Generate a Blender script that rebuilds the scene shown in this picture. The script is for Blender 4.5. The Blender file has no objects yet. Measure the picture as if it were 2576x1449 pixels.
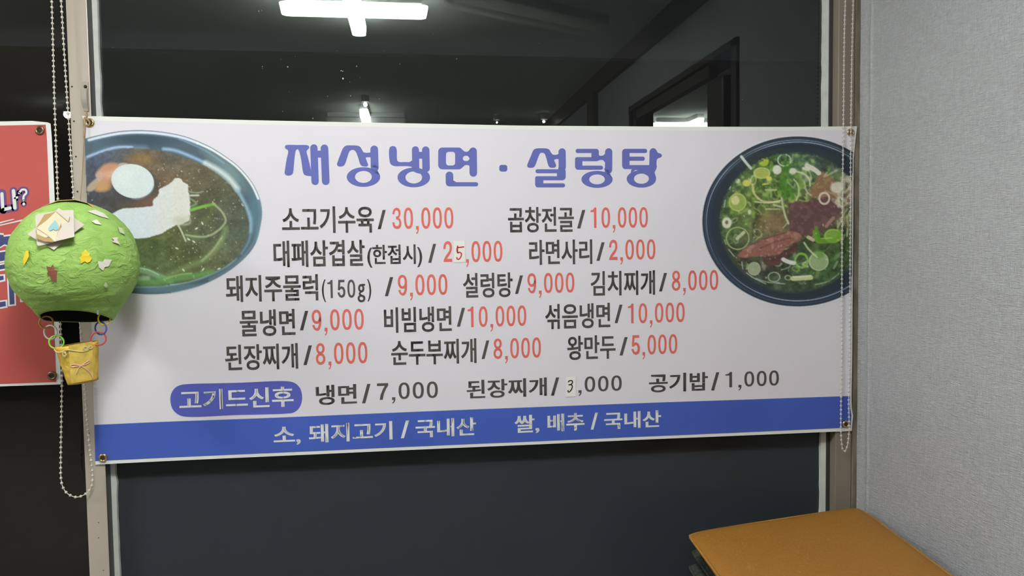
import bpy, bmesh, math, random
import numpy as np
from mathutils import Vector, Matrix
from mathutils.geometry import tessellate_polygon
random.seed(7)
RNG = np.random.default_rng(11)
SC = bpy.context.scene
COL = SC.collection
PI = math.pi

# ------------------------------------------------------------------ camera, world, exposure
IMW, IMH = 2576, 1449
YAW, PITCH, ROLL = 0.1313226, -0.0497907, -0.0134863
CAM = Vector((0.82414075, -2.11112604, 0.54885449))
FPX = 1929.92
_cy, _sy, _cp, _sp = math.cos(YAW), math.sin(YAW), math.cos(PITCH), math.sin(PITCH)
FWD = Vector((_sy * _cp, _cy * _cp, _sp))
_r0 = Vector((_cy, -_sy, 0)); _u0 = _r0.cross(FWD)
RIGHT = math.cos(ROLL) * _r0 + math.sin(ROLL) * _u0
UP = -math.sin(ROLL) * _r0 + math.cos(ROLL) * _u0
cd = bpy.data.cameras.new('camera')
cam = bpy.data.objects.new('camera', cd); COL.objects.link(cam)
M3 = Matrix((RIGHT, UP, -FWD)).transposed()
cam.matrix_world = Matrix.Translation(CAM) @ M3.to_4x4()
cd.sensor_width = 36; cd.sensor_fit = 'HORIZONTAL'; cd.lens = FPX / IMW * 36
cd.clip_start = 0.02
SC.camera = cam
w = bpy.data.worlds.new('night'); SC.world = w; w.use_nodes = True
w.node_tree.nodes['Background'].inputs[0].default_value = (0.55, 0.7, 1, 1)
w.node_tree.nodes['Background'].inputs[1].default_value = 0.05
SC.view_settings.view_transform = 'Standard'; SC.view_settings.look = 'None'
SC.view_settings.gamma = 1; SC.view_settings.use_curve_mapping = False
SC.view_settings.exposure = 0.0
LAMP_POWER = 96.0          # radiance of the lit tube covers
TINT = (0.98, 0.99, 0.99)

# ------------------------------------------------------------------ helpers
def ray(px, py):
    px, py = float(px), float(py)
    return FWD + (px - IMW / 2) / FPX * RIGHT - (py - IMH / 2) / FPX * UP
def onY(px, py, Y=0.0):
    d = ray(px, py); return CAM + d * ((Y - CAM.y) / d.y)
def onX(px, py, X):
    d = ray(px, py); return CAM + d * ((X - CAM.x) / d.x)
def onZ(px, py, Z):
    d = ray(px, py); return CAM + d * ((Z - CAM.z) / d.z)
def onPlane(px, py, p, n):
    d = ray(px, py); return CAM + d * ((p - CAM).dot(n) / d.dot(n))
YG = 0.045                                    # the window glass; the room is seen mirrored in it
def mirror(v): return Vector((v.x, 2 * YG - v.y, v.z))
def lin(c):
    c = c / 255.0
    return c / 12.92 if c <= .04045 else ((c + .055) / 1.055) ** 2.4
def alb(r, g, b, k=1.25):                     # colour as it looks in the room -> surface colour
    return tuple(min(.9, lin(x) * k) for x in (r, g, b))

def mat(name, color, rough=.6, metal=0, spec=.3, bump=None, noise=None, emit=None, coat=0):
    m = bpy.data.materials.new(name); m.use_nodes = True
    nt = m.node_tree; b = nt.nodes['Principled BSDF']
    b.inputs['Base Color'].default_value = (*color, 1)
    b.inputs['Roughness'].default_value = rough; b.inputs['Metallic'].default_value = metal
    b.inputs['Specular IOR Level'].default_value = spec
    if coat: b.inputs['Coat Weight'].default_value = coat
    if emit:
        b.inputs['Emission Color'].default_value = (*emit[0], 1); b.inputs['Emission Strength'].default_value = emit[1]
    tc = nt.nodes.new('ShaderNodeTexCoord')
    if noise:                                 # (scale, amount, detail)
        n = nt.nodes.new('ShaderNodeTexNoise'); n.inputs['Scale'].default_value = noise[0]
        n.inputs['Detail'].default_value = noise[2] if len(noise) > 2 else 4
        mp = nt.nodes.new('ShaderNodeMapping'); mp.inputs['Scale'].default_value = noise[3] if len(noise) > 3 else (1, 1, 1)
        nt.links.new(tc.outputs['Object'], mp.inputs[0]); nt.links.new(mp.outputs[0], n.inputs['Vector'])
        r = nt.nodes.new('ShaderNodeMapRange'); r.inputs[1].default_value = .3; r.inputs[2].default_value = .7
        r.inputs[3].default_value = 1 - noise[1]; r.inputs[4].default_value = 1 + noise[1]
        nt.links.new(n.outputs[0], r.inputs[0])
        mx = nt.nodes.new('ShaderNodeVectorMath'); mx.operation = 'SCALE'; mx.inputs[0].default_value = color
        nt.links.new(r.outputs[0], mx.inputs['Scale']); nt.links.new(mx.outputs[0], b.inputs['Base Color'])
    if bump:                                  # (scale, distance, detail, mapping scale)
        n = nt.nodes.new('ShaderNodeTexNoise'); n.inputs['Scale'].default_value = bump[0]
        n.inputs['Detail'].default_value = bump[2] if len(bump) > 2 else 4
        mp = nt.nodes.new('ShaderNodeMapping'); mp.inputs['Scale'].default_value = bump[3] if len(bump) > 3 else (1, 1, 1)
        nt.links.new(tc.outputs['Object'], mp.inputs[0]); nt.links.new(mp.outputs[0], n.inputs['Vector'])
        bn = nt.nodes.new('ShaderNodeBump'); bn.inputs['Distance'].default_value = bump[1]
        nt.links.new(n.outputs[0], bn.inputs['Height']); nt.links.new(bn.outputs[0], b.inputs['Normal'])
    return m

def link(name, me, m=None, parent=None, smooth=False):
    o = bpy.data.objects.new(name, me); COL.objects.link(o)
    if m is not None:
        for k in (m if isinstance(m, (list, tuple)) else [m]): me.materials.append(k)
    if parent is not None:
        o.parent = parent
        o.matrix_parent_inverse = Matrix.Translation(-parent.location)
    if smooth:
        me.polygons.foreach_set('use_smooth', [True] * len(me.polygons))
    return o
def obj(name, bm, m=None, parent=None, smooth=False):
    me = bpy.data.meshes.new(name); bm.to_mesh(me); bm.free()
    return link(name, me, m, parent, smooth)
def raw(name, verts, faces, m=None, parent=None, smooth=False):
    me = bpy.data.meshes.new(name); me.from_pydata([tuple(v) for v in verts], [], faces); me.update()
    return link(name, me, m, parent, smooth)
def tag(o, label, cat, group=None):
    o['label'] = label; o['category'] = cat
    if group: o['group'] = group
    return o
def thing(name, label, cat, loc=(0, 0, 0), group=None):
    o = bpy.data.objects.new(name, None); COL.objects.link(o); o.location = loc
    o.empty_display_size = .05
    return tag(o, label, cat, group)
def struct(o, label=None):
    o['kind'] = 'structure'
    if label: o['label'] = label
    return o
def box(bm, x0, x1, y0, y1, z0, z1, bev=0):
    g = bmesh.ops.create_cube(bm, size=1)['verts']
    for v in g:
        v.co = Vector(((x0 + x1) / 2 + v.co.x * (x1 - x0), (y0 + y1) / 2 + v.co.y * (y1 - y0), (z0 + z1) / 2 + v.co.z * (z1 - z0)))
    if bev:
        es = {e for v in g for e in v.link_edges}
        bmesh.ops.bevel(bm, geom=list(es), offset=bev, segments=2, affect='EDGES', profile=.5)
    return bm
def boxo(name, x0, x1, y0, y1, z0, z1, m, parent=None, bev=0):
    return obj(name, box(bmesh.new(), x0, x1, y0, y1, z0, z1, bev), m, parent)
def tube(pts, r, seg=8, closed=False):
    bm = bmesh.new(); P = [Vector(p) for p in pts]; n = len(P); rings = []
    last = None
    for i, p in enumerate(P):
        a = P[(i - 1) % n] if (closed or i) else p; b = P[(i + 1) % n] if (closed or i < n - 1) else p
        t = (b - a).normalized()
        u = last if last else (Vector((0, 0, 1)) if abs(t.z) < .9 else Vector((1, 0, 0)))
        u = (u - t * u.dot(t)).normalized(); last = u; v = t.cross(u)
        rr = r[i] if isinstance(r, (list, tuple)) else r
        rings.append([bm.verts.new(p + rr * (math.cos(2 * PI * k / seg) * u + math.sin(2 * PI * k / seg) * v)) for k in range(seg)])
    for i in range(n if closed else n - 1):
        A, B = rings[i], rings[(i + 1) % n]
        for k in range(seg): bm.faces.new((A[k], A[(k + 1) % seg], B[(k + 1) % seg], B[k]))
    if not closed:
        bm.faces.new(rings[0][::-1]); bm.faces.new(rings[-1])
    return bm
def catmull(pts, n=6, closed=True):
    P = [np.array(p, float) for p in pts]; N = len(P); out = []
    for i in range(N if closed else N - 1):
        p0 = P[(i - 1) % N] if (closed or i) else P[0]; p1 = P[i]; p2 = P[(i + 1) % N]
        p3 = P[(i + 2) % N] if (closed or i + 2 < N) else P[-1]
        d1 = max(np.linalg.norm(p1 - p0), 1e-6) ** .5; d2 = max(np.linalg.norm(p2 - p1), 1e-6) ** .5; d3 = max(np.linalg.norm(p3 - p2), 1e-6) ** .5
        m1 = (p2 - p1) / d2 * 1.0; m2 = m1
        m1 = ((p1 - p0) / d1 - (p2 - p0) / (d1 + d2) + (p2 - p1) / d2) * d2
        m2 = ((p2 - p1) / d2 - (p3 - p1) / (d2 + d3) + (p3 - p2) / d3) * d2
        for k in range(n):
            t = k / n
            out.append((2 * t**3 - 3 * t**2 + 1) * p1 + (t**3 - 2 * t**2 + t) * m1 + (-2 * t**3 + 3 * t**2) * p2 + (t**3 - t**2) * m2)
    if not closed: out.append(P[-1])
    return out
def torus(bm, c, R_, r_, ax_u, ax_v, seg=28, ms=10):
    pts = [c + R_ * (math.cos(2 * PI * i / seg) * ax_u + math.sin(2 * PI * i / seg) * ax_v) for i in range(seg)]
    nrm = ax_u.cross(ax_v); rings = []
    for i, p in enumerate(pts):
        rad = (p - c).normalized()
        rings.append([bm.verts.new(p + r_ * (math.cos(2 * PI * k / ms) * rad + math.sin(2 * PI * k / ms) * nrm)) for k in range(ms)])
    for i in range(seg):
        A, B = rings[i], rings[(i + 1) % seg]
        for k in range(ms): bm.faces.new((A[k], A[(k + 1) % ms], B[(k + 1) % ms], B[k]))
    return bm

# ------------------------------------------------------------------ materials
XR = 2.1369                                    # face of the wall on the right
ZC, ZF = 1.745, -0.64                          # ceiling, floor
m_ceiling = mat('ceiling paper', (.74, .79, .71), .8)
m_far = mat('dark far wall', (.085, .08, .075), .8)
m_wall = mat('painted wall', (.55, .55, .52), .8)
m_floor = mat('laminate floor', (.27, .25, .225), .6, noise=(3, .2, 4, (8, 1, 1)))
m_brown = mat('dark brown door wood', (.055, .033, .024), .45, noise=(6, .3, 4, (1, 1, .1)))
m_mould = mat('brown moulding', (.10, .066, .045), .5)
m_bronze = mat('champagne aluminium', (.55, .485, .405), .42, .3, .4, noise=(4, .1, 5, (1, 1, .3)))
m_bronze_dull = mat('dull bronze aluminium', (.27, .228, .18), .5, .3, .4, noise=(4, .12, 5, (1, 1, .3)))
m_reveal = mat('dark frame groove', (.055, .052, .048), .4, .3, .4)
m_strip = mat('weathered brown batten', (.17, .145, .11), .6, noise=(30, .45, 5, (1, 1, .35)))
m_caulk = mat('white glazing caulk', (.62, .65, .61), .6, noise=(30, .08, 4))
m_housing = mat('white lamp housing', (.75, .75, .73), .4)
m_lamp = mat('lit tube cover', (.9, .9, .9), .4, emit=(TINT, LAMP_POWER))
m_lamp_far = mat('lit tube cover of far lamps', (.9, .9, .9), .4, emit=(TINT, 55))
m_white_vinyl = mat('white vinyl', (.80, .81, .77), .5, 0, .2)
m_lav = mat('pale lavender print', (.755, .73, .78), .5, 0, .2)
m_blue = mat('blue print', (.062, .112, .46), .45, 0, .2, noise=(3, .06, 3))
m_title = mat('violet blue lettering', (.125, .145, .43), .5, 0, .2)
m_ink = mat('dark grey lettering', (.088, .08, .076), .5, 0, .2)
m_redink = mat('coral red lettering', (.70, .155, .125), .5, 0, .2)
m_whiteink = mat('white lettering', (.78, .80, .78), .5, 0, .2)
m_brass = mat('brass', (.62, .48, .24), .28, 1)
m_hole = mat('dark eyelet', (.05, .04, .03), .5, .4)
m_paper = mat('cream paper', (.84, .83, .77), .8)
m_pen_red = mat('red marker', (.50, .045, .03), .6)
m_pen_black = mat('black marker', (.035, .025, .018), .6)

# ------------------------------------------------------------------ room shell
def wall_paper():
    m = bpy.data.materials.new('woven grey wallpaper'); m.use_nodes = True
    nt = m.node_tree; b = nt.nodes['Principled BSDF']; N = nt.nodes.new; L = nt.links.new
    tc = N('ShaderNodeTexCoord')
    def noise(sc, scale, det=3):
        mp = N('ShaderNodeMapping'); mp.inputs['Scale'].default_value = sc; L(tc.outputs['Object'], mp.inputs[0])
        n = N('ShaderNodeTexNoise'); n.inputs['Scale'].default_value = scale; n.inputs['Detail'].default_value = det
        L(mp.outputs[0], n.inputs['Vector']); return n.outputs[0]
    h = noise((1, 1, 9), 62, 4)               # threads along the wall
    v = noise((1, 9, 1), 55, 4)               # upright threads
    big = noise((1, 1, 1), 2.2, 3)
    ad = N('ShaderNodeMath'); ad.operation = 'ADD'; L(h, ad.inputs[0])
    mu = N('ShaderNodeMath'); mu.operation = 'MULTIPLY'; mu.inputs[1].default_value = .75; L(v, mu.inputs[0]); L(mu.outputs[0], ad.inputs[1])
    bn = N('ShaderNodeBump'); bn.inputs['Distance'].default_value = .004; bn.inputs['Strength'].default_value = 1.0
    L(ad.outputs[0], bn.inputs['Height']); L(bn.outputs[0], b.inputs['Normal'])
    mr = N('ShaderNodeMapRange'); mr.inputs[1].default_value = .6; mr.inputs[2].default_value = 1.15; mr.inputs[3].default_value = .84; mr.inputs[4].default_value = 1.16
    L(ad.outputs[0], mr.inputs[0])
    m2 = N('ShaderNodeMapRange'); m2.inputs[1].default_value = .3; m2.inputs[2].default_value = .7; m2.inputs[3].default_value = .95; m2.inputs[4].default_value = 1.05; L(big, m2.inputs[0])
    mm = N('ShaderNodeMath'); mm.operation = 'MULTIPLY'; L(mr.outputs[0], mm.inputs[0]); L(m2.outputs[0], mm.inputs[1])
    vs = N('ShaderNodeVectorMath'); vs.operation = 'SCALE'; vs.inputs[0].default_value = (.53, .543, .55); L(mm.outputs[0], vs.inputs['Scale'])
    L(vs.outputs[0], b.inputs['Base Color']); b.inputs['Roughness'].default_value = .75; b.inputs['Specular IOR Level'].default_value = .25
    return m
m_wallpaper = wall_paper()
D0, D1, DZ = -0.745, -2.262, 1.383             # doorway in the right wall
# front piece of the right wall with its paper crease beside the corner
ys = [0.05, 0.0, -.004, -.010, -.018, -.028] + list(np.arange(-.034, -.075, -.0025)) + [-.085, -.1, -.13, -.2, -.3, -.45, -.6, D0]
vs, fs = [], []
def crease(y):
    d = .0035 * math.exp(-((y + .052) / .0045) ** 2) + .004 * math.exp(-((y - .002) / .012) ** 2) - .0022 * math.exp(-((y + .034) / .012) ** 2)
    return XR - d
zs = list(np.linspace(ZF, ZC, 40))
for y in ys:
    for z in zs: vs.append((crease(y) + .0006 * math.sin(z * 23 + y * 40), y, z))
nz = len(zs)
for i in range(len(ys) - 1):
    for k in range(nz - 1): fs.append((i * nz + k, (i + 1) * nz + k, (i + 1) * nz + k + 1, i * nz + k + 1))
b0 = len(vs)
vs += [(XR + .12, ys[0], ZF), (XR + .12, ys[-1], ZF), (XR + .12, ys[-1], ZC), (XR + .12, ys[0], ZC)]
fs += [(b0, b0 + 3, b0 + 2, b0 + 1)]
wr = struct(raw('wall_right', vs, fs, m_wallpaper, smooth=True), 'pale grey woven wallpaper wall right of the window')
bm = bmesh.new(); box(bm, XR, XR + .12, -7.2, D1, ZF, ZC); box(bm, XR, XR + .12, D1, D0, DZ, ZC)
obj('wall_beside_door', bm, m_wallpaper, wr)
struct(boxo('floor', -4.2, 4.9, -7.3, .06, ZF - .1, ZF, m_floor))
struct(boxo('ceiling', -4.2, 4.9, -7.3, .06, ZC, ZC + .1, m_ceiling))
struct(boxo('wall_left', -4.2, -4.08, -7.3, .06, ZF, ZC, m_wall))
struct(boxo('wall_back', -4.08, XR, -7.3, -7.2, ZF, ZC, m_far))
wf = bmesh.new(); box(wf, -4.08, XR + .1, .05, .16, ZF, -.48); box(wf, -4.08, XR + .1, .05, .16, 1.60, ZC); box(wf, -4.08, -1.55, .05, .16, -.48, 1.6)
struct(obj('wall_front', wf, m_wall))
struct(boxo('trim_1', XR - .03, XR, -7.2, .0, 1.625, ZC, m_mould), 'brown moulding under the ceiling on the right wall')
struct(boxo('trim_2', XR - .035, XR, -3.24, -3.05, ZF, 1.625, m_mould), 'brown upright on the right wall past the doorway')
# doorway, its leaf and the lit side room it opens to
dr = struct(bpy.data.objects.new('door_1', None), 'dark brown doorway mirrored in the window'); COL.objects.link(dr); dr.location = (XR, (D0 + D1) / 2, ZF)
bm = bmesh.new()
box(bm, XR - .012, XR + .13, D0 - .05, D0, ZF, DZ); box(bm, XR - .012, XR + .13, D1, D1 + .03, ZF, DZ); box(bm, XR - .012, XR + .13, D1, D0, DZ - .03, DZ)
obj('door_frame', bm, m_brown, dr)
bm = bmesh.new()
box(bm, XR - .008, XR + .045, -1.07, -.885, ZF, 1.268, .015); box(bm, XR + .0, XR + .04, -2.19, -1.06, 1.293, 1.345); box(bm, XR + .0, XR + .04, -2.20, -2.15, ZF, 1.345); box(bm, XR, XR + .03, -2.16, -1.06, ZF, .98)  # solid lower panel is unseen, added to stop light spilling through the doorway
obj('door_leaf', bm, m_brown, dr)
bm = bmesh.new(); box(bm, 4.8, 4.9, -6.0, .06, ZF, ZC); box(bm, XR + .12, 4.8, -6.1, -6.0, ZF, ZC); box(bm, XR + .12, 4.8, -.04, .05, ZF, ZC)
struct(obj('wall_side_room', bm, m_wall))

# ------------------------------------------------------------------ windows
def glass_mat(name, dust, tr=.8, fac=.45, ior=1.72, rough=.003):
    m = bpy.data.materials.new(name); m.use_nodes = True; nt = m.node_tree; N = nt.nodes.new; L = nt.links.new
    nt.nodes.remove(nt.nodes['Principled BSDF']); out = nt.nodes['Material Output']
    t = N('ShaderNodeBsdfTransparent'); t.inputs[0].default_value = (tr, tr, tr, 1)
    d = N('ShaderNodeBsdfDiffuse'); d.inputs[0].default_value = (*dust, 1)
    g = N('ShaderNodeBsdfGlossy'); g.inputs['Roughness'].default_value = rough; g.inputs[0].default_value = (.92, 1, .96, 1)
    f = N('ShaderNodeFresnel'); f.inputs[0].default_value = ior
    a = N('ShaderNodeMixShader'); a.inputs[0].default_value = fac; L(t.outputs[0], a.inputs[1]); L(d.outputs[0], a.inputs[2])
    b = N('ShaderNodeMixShader'); L(f.outputs[0], b.inputs[0]); L(a.outputs[0], b.inputs[1]); L(g.outputs[0], b.inputs[2])
    L(b.outputs[0], out.inputs[0]); return m
def clear_mat():
    m = bpy.data.materials.new('clear back of glass'); m.use_nodes = True; nt = m.node_tree
    nt.nodes.remove(nt.nodes['Principled BSDF']); t = nt.nodes.new('ShaderNodeBsdfTransparent')
    nt.links.new(t.outputs[0], nt.nodes['Material Output'].inputs[0]); return m
m_glass = glass_mat('night glass', (.022, .024, .023)); m_film = glass_mat('dusty film on glass', (.043, .049, .056), .6, .86, 1.25, .22); m_glass2 = glass_mat('brownish night glass', (.026, .021, .017), ior=1.5); m_clear = clear_mat()
def pane(name, x0, x1, z0, z1, m, parent):
    bm = box(bmesh.new(), x0, x1, YG, YG + .005, z0, z1)
    o = obj(name, bm, [m, m_clear], parent)
    for p in o.data.polygons: p.material_index = 0 if p.normal.y < -.5 else 1
    return o
def vline(px0, py0, px1, py1, Y):              # x of an upright edge seen in the photo
    return (onY(px0, py0, Y).x + onY(px1, py1, Y).x) / 2
Z0, Z1 = -.48, 1.60
xpl, xpr = -.0297, .0208                        # left post face
xql, xqr = vline(2108, 0, 2103, 1290, 0), vline(2150, 0, 2142, 1280, 0)
win = struct(bpy.data.objects.new('window_1', None), 'large dark window behind the menu banner'); COL.objects.link(win); win.location = (1.05, .05, Z0)
pane('pane', .03, 2.10, .45, Z1, m_glass, win); pane('lower_pane', .03, 2.10, Z0, .45, m_film, win)
YB = .032
xb0 = onY(232, 100, YB).x; xb1 = onY(247, 100, YB).x
xc0 = onY(2072, 200, YB).x; xc1 = onY(2085, 200, YB).x
def bead(name, xa, xb, parent):
    bm = bmesh.new(); n = 90; L_ = []
    for i in range(n):
        z = Z0 + (Z1 - Z0) * i / (n - 1)
        j = lambda: random.gauss(0, .0007)
        a, c = xa + j() * .5, xb + j() + (.002 if random.random() < .06 else 0)
        L_.append([bm.verts.new(p) for p in ((a, YG + .004, z), (a, YB, z), (c, YB + .002, z), (c, YG + .001, z))])
    for A, B in zip(L_, L_[1:]):
        for k in range(3): bm.faces.new((A[k], A[k + 1], B[k + 1], B[k]))
    return obj(name, bm, m_caulk, parent)
bead('glazing_bead', xb0, xb1, win); bead('glazing_bead', xc1, xc0, win)
bm = bmesh.new(); box(bm, xpr - .005, xb0 + .001, .030, .07, Z0, Z1, .002); obj('frame_groove', bm, m_reveal, win)
bm = bmesh.new(); box(bm, xc1 - .001, xql + .005, .030, .07, Z0, Z1, .002); obj('frame_groove', bm, m_reveal, win)
# dried paint flecks on the glass
bm = bmesh.new()
for (px, py, s) in ((863, 197, 4.5), (858, 178, 3), (862, 179, 2.5), (724, 168, 4), (660, 168, 2.5), (897, 167, 3), (651, 28, 3), (658, 26, 2), (1006, 161, 2), (1149, 148, 2.5), (824, 242, 2), (882, 241, 2.5), (707, 149, 1.5),
                    (743, 142, 1.5), (880, 206, 1.5), (906, 195, 1.5), (954, 249, 2), (967, 128, 1.5), (848, 128, 1.5), (787, 298, 3), (711, 280, 2), (1090, 86, 1.5), (1073, 118, 1.5), (727, 232, 1.2), (284, 119, 1.5), (660, 172, 1.8), (1867, 250, 1.8), (1357, 109, 1.5), (368, 128, 1.2)):
    c = onY(px, py, YG - .0004); k = s * .00112 * .5
    a0 = random.random() * 6
    vv = [bm.verts.new((c.x + k * random.uniform(.4, 1) * math.cos(a0 + q * PI / 3) , c.y, c.z + k * random.uniform(.5, 1.6) * math.sin(a0 + q * PI / 3))) for q in range(6)]
    bm.faces.new(vv)
fl = obj('paint_flecks', bm, m_caulk, win); fl['kind'] = 'stuff'
win2 = struct(bpy.data.objects.new('window_2', None), 'dark window pane left of the upright post'); COL.objects.link(win2); win2.location = (-.8, .05, Z0)
pane('pane', -1.56, -.025, Z0, Z1, m_glass2, win2)
boxo('window_sash', -1.6, -1.54, .0, .07, Z0, Z1, m_bronze, win2)
# posts
post = struct(obj('trim_3', box(bmesh.new(), xpl, xpr, .0, .06, Z0, Z1, .0015), [m_bronze, m_reveal]), 'champagne aluminium window post left of the menu banner')
for p in post.data.polygons:
    if p.normal.x > .9: p.material_index = 1
for (px, py) in ((181, 218), (186, 305), (191, 394), (195, 482), (248, 1315), (248, 1353), (260, 1435), (224, 1089)):
    c = onY(px, py, -.0003); b = bmesh.new(); bmesh.ops.create_circle(b, cap_ends=True, segments=12, radius=.0024 if py < 600 else .0014, matrix=Matrix.Translation(c) @ Matrix.Rotation(PI / 2, 4, 'X'))
    obj('screw_hole', b, m_hole, post)
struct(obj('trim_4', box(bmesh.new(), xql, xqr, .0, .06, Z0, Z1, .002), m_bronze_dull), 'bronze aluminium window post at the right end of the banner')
struct(obj('trim_5', box(bmesh.new(), xqr + .0005, XR - .003, -.004, .06, Z0, Z1, .002), m_strip), 'stained brown batten in the corner')
# outside: eave board under a dark wall
m_out = mat('dusky outer wall', (.015, .016, .018), .8); m_eave = mat('slate blue eave board', (.19, .21, .245), .8)
struct(boxo('trim_6', -4, 5, 1.5, 1.56, 1.455, 2.6, m_eave), 'eave board outside the window')
struct(boxo('wall_outside', -4, 5, 3.0, 3.1, -.7, 3.0, m_out)); struct(boxo('ground_outside', -4, 5, .17, 3.1, -.8, -.7, m_out))

# ------------------------------------------------------------------ ceiling lamps
def arm(bm, c, half, wd, th, axis, taper=1):
    n = 10; pts = []
    for sgn in (1, -1):
        for i in range(n + 1):
            a = -PI / 2 + PI * i / n
            pts.append((sgn * (half - wd * .5 + wd * .5 * math.cos(a)), sgn * wd * .5 * math.sin(a)))
    lo, hi = [], []
    for (u, v) in pts:
        x, y = (u, v) if axis == 0 else (-v, u)
        lo.append(bm.verts.new((c[0] + x * .97, c[1] + y * .9, c[2] - th))); hi.append(bm.verts.new((c[0] + x, c[1] + y, c[2])))
    N = len(pts); bm.faces.new(lo[::-1]); bm.faces.new(hi)
    for i in range(N): bm.faces.new((lo[i], lo[(i + 1) % N], hi[(i + 1) % N], hi[i]))
def cross_lamp(x, y, label, m, hx=.342, hy=.385, mx=None):
    t = thing('ceiling_light', label, 'lamp', (x, y, ZC), 'cross shaped ceiling lamps')
    b = bmesh.new(); box(b, x - hx + .03, x + hx - .03, y - .035, y + .035, ZC - .04, ZC, .006); obj('lamp_base', b, m_housing, t)
    b = bmesh.new(); box(b, x - .034, x + .034, y - hy + .03, y + hy - .03, ZC - .041, ZC, .006); obj('lamp_base', b, m_housing, t)
    b = bmesh.new(); arm(b, (x, y, ZC - .045), hx, .07, .05, 0); obj('tube_cover', b, mx or m, t)
    b = bmesh.new(); arm(b, (x, y, ZC - .0445), hy, .07, .051, 1); obj('tube_cover', b, m, t)
    return t
cross_lamp(.590, -1.505, 'lit white cross shaped lamp mirrored in the glass above the banner', m_lamp)
cross_lamp(-2.05, -1.45, 'lit cross shaped ceiling lamp out of frame to the left', m_lamp)
cross_lamp(.475, -4.60, 'lit cross lamp far down the room, peeking over the banner edge', m_lamp_far, .36, .45, m_housing)
sr = mirror(onZ(1735, 323, 1.655))
cross_lamp(sr.x, sr.y, 'lit lamp in the side room behind the mirrored doorway', m_lamp_far, .36, .30)
# unlit batten lamp
pa, pb = mirror(onZ(1130, 0, 1.66)), mirror(onZ(1512, 82, 1.66)); d = (pb - pa).normalized(); n_ = Vector((-d.y, d.x, 0))
t = thing('batten_light', 'unlit white batten lamp mirrored at the top centre of the glass', 'lamp', (pb.x, pb.y, ZC))
def obox(bm, a, b, wd, z0, z1):
    dd = (b - a).normalized(); q = Vector((-dd.y, dd.x, 0)) * wd
    v = [bm.verts.new((p + s * q).xy.to_3d() + Vector((0, 0, z))) for z in (z0, z1) for p, s in ((a, -1), (b, -1), (b, 1), (a, 1))]
    for f in ((0, 3, 2, 1), (4, 5, 6, 7), (0, 1, 5, 4), (1, 2, 6, 5), (2, 3, 7, 6), (3, 0, 4, 7)): bm.faces.new([v[i] for i in f])
b = bmesh.new(); obox(b, pa, pb + d * .03, .028, ZC - .05, ZC); obj('lamp_base', b, m_housing, t)
m_cov = mat('unlit milky tube cover', (.80, .86, .78), .35)
nt = m_cov.node_tree; tl = nt.nodes.new('ShaderNodeBsdfTranslucent'); tl.inputs[0].default_value = (.95, .97, .92, 1); mxs = nt.nodes.new('ShaderNodeMixShader'); mxs.inputs[0].default_value = .92
nt.links.new(nt.nodes['Principled BSDF'].outputs[0], mxs.inputs[1]); nt.links.new(tl.outputs[0], mxs.inputs[2]); nt.links.new(mxs.outputs[0], nt.nodes['Material Output'].inputs[0])
b = bmesh.new(); obox(b, pa, pb, .045, ZC - .105, ZC - .052); obj('tube_cover', b, m_cov, t)
b = bmesh.new(); obox(b, pb + d * .002, pb + d * .03, .018, ZC - .09, ZC - .05); obj('end_cap', b, m_housing, t)
# small bulbs
def bulb(p, label, s):
    t = thing('ceiling_bulb', label, 'lamp', (p.x, p.y, ZC))
    b = bmesh.new(); bmesh.ops.create_cone(b, cap_ends=True, segments=16, radius1=.03, radius2=.03, depth=ZC - p.z - .02, matrix=Matrix.Translation((p.x, p.y, (ZC + p.z + .02) / 2))); obj('lamp_base', b, m_housing, t)
    b = bmesh.new(); bmesh.ops.create_uvsphere(b, u_segments=14, v_segments=10, radius=s, matrix=Matrix.Translation(p)); obj('bulb', b, m_lamp, t, True)
bulb(mirror(onZ(170, 288, 1.66)), 'glinting bulb mirrored beside the left bead chain', .030)
bulb(mirror(onZ(919, 263, 1.68)), 'tiny far bulb mirrored above the top edge of the banner', .016)
bulb(mirror(onZ(1250, 308, 1.68)), 'pinpoint bulb mirrored at the banner edge, centre of the photo', .008)
bulb(mirror(onZ(1368, 306, 1.68)), 'pinpoint bulb mirrored beside the far end of the right wall', .012)

# ------------------------------------------------------------------ menu banner
def wave(x, z):
    return .0012 * math.sin(x * 4.1 + 1.0 + z * 1.3) + .0008 * math.sin(x * 9.7 + z * 3.1) + .0006 * math.sin(z * 6 + x * 2)
YBAN = -.007
def surf(x, z, layer=0): return YBAN + wave(x, z) - .0006 * layer
def onB(px, py, layer=0):
    v = onY(px, py, YBAN); return Vector((v.x, surf(v.x, v.z, layer), v.z))
def interp(pts, t):                            # polyline by x
    for (a, b) in zip(pts, pts[1:]):
        if t <= b[0] or b is pts[-1]:
            f = (t - a[0]) / (b[0] - a[0]); return a[1] + f * (b[1] - a[1])
def interpy(pts, y):
    for (a, b) in zip(pts, pts[1:]):
        if y <= b[1] or b is pts[-1]:
            f = (y - a[1]) / (b[1] - a[1]); return a[0] + f * (b[0] - a[0])
TOP = [(213, 291.5), (400, 296), (600, 301.5), (900, 308), (1300, 315.5), (1700, 318.5), (2000, 319), (2155, 318)]
BOT = [(240, 1169), (660, 1149), (1220, 1123.5), (1720, 1102), (2143, 1084)]
LEF = [(205, 291), (214, 312), (214, 355), (219, 510), (230, 850), (240, 1169)]
RIG = [(2155, 318), (2152, 345), (2147, 400), (2146, 600), (2144, 900), (2142, 1020), (2146, 1045), (2143, 1084)]
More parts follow.
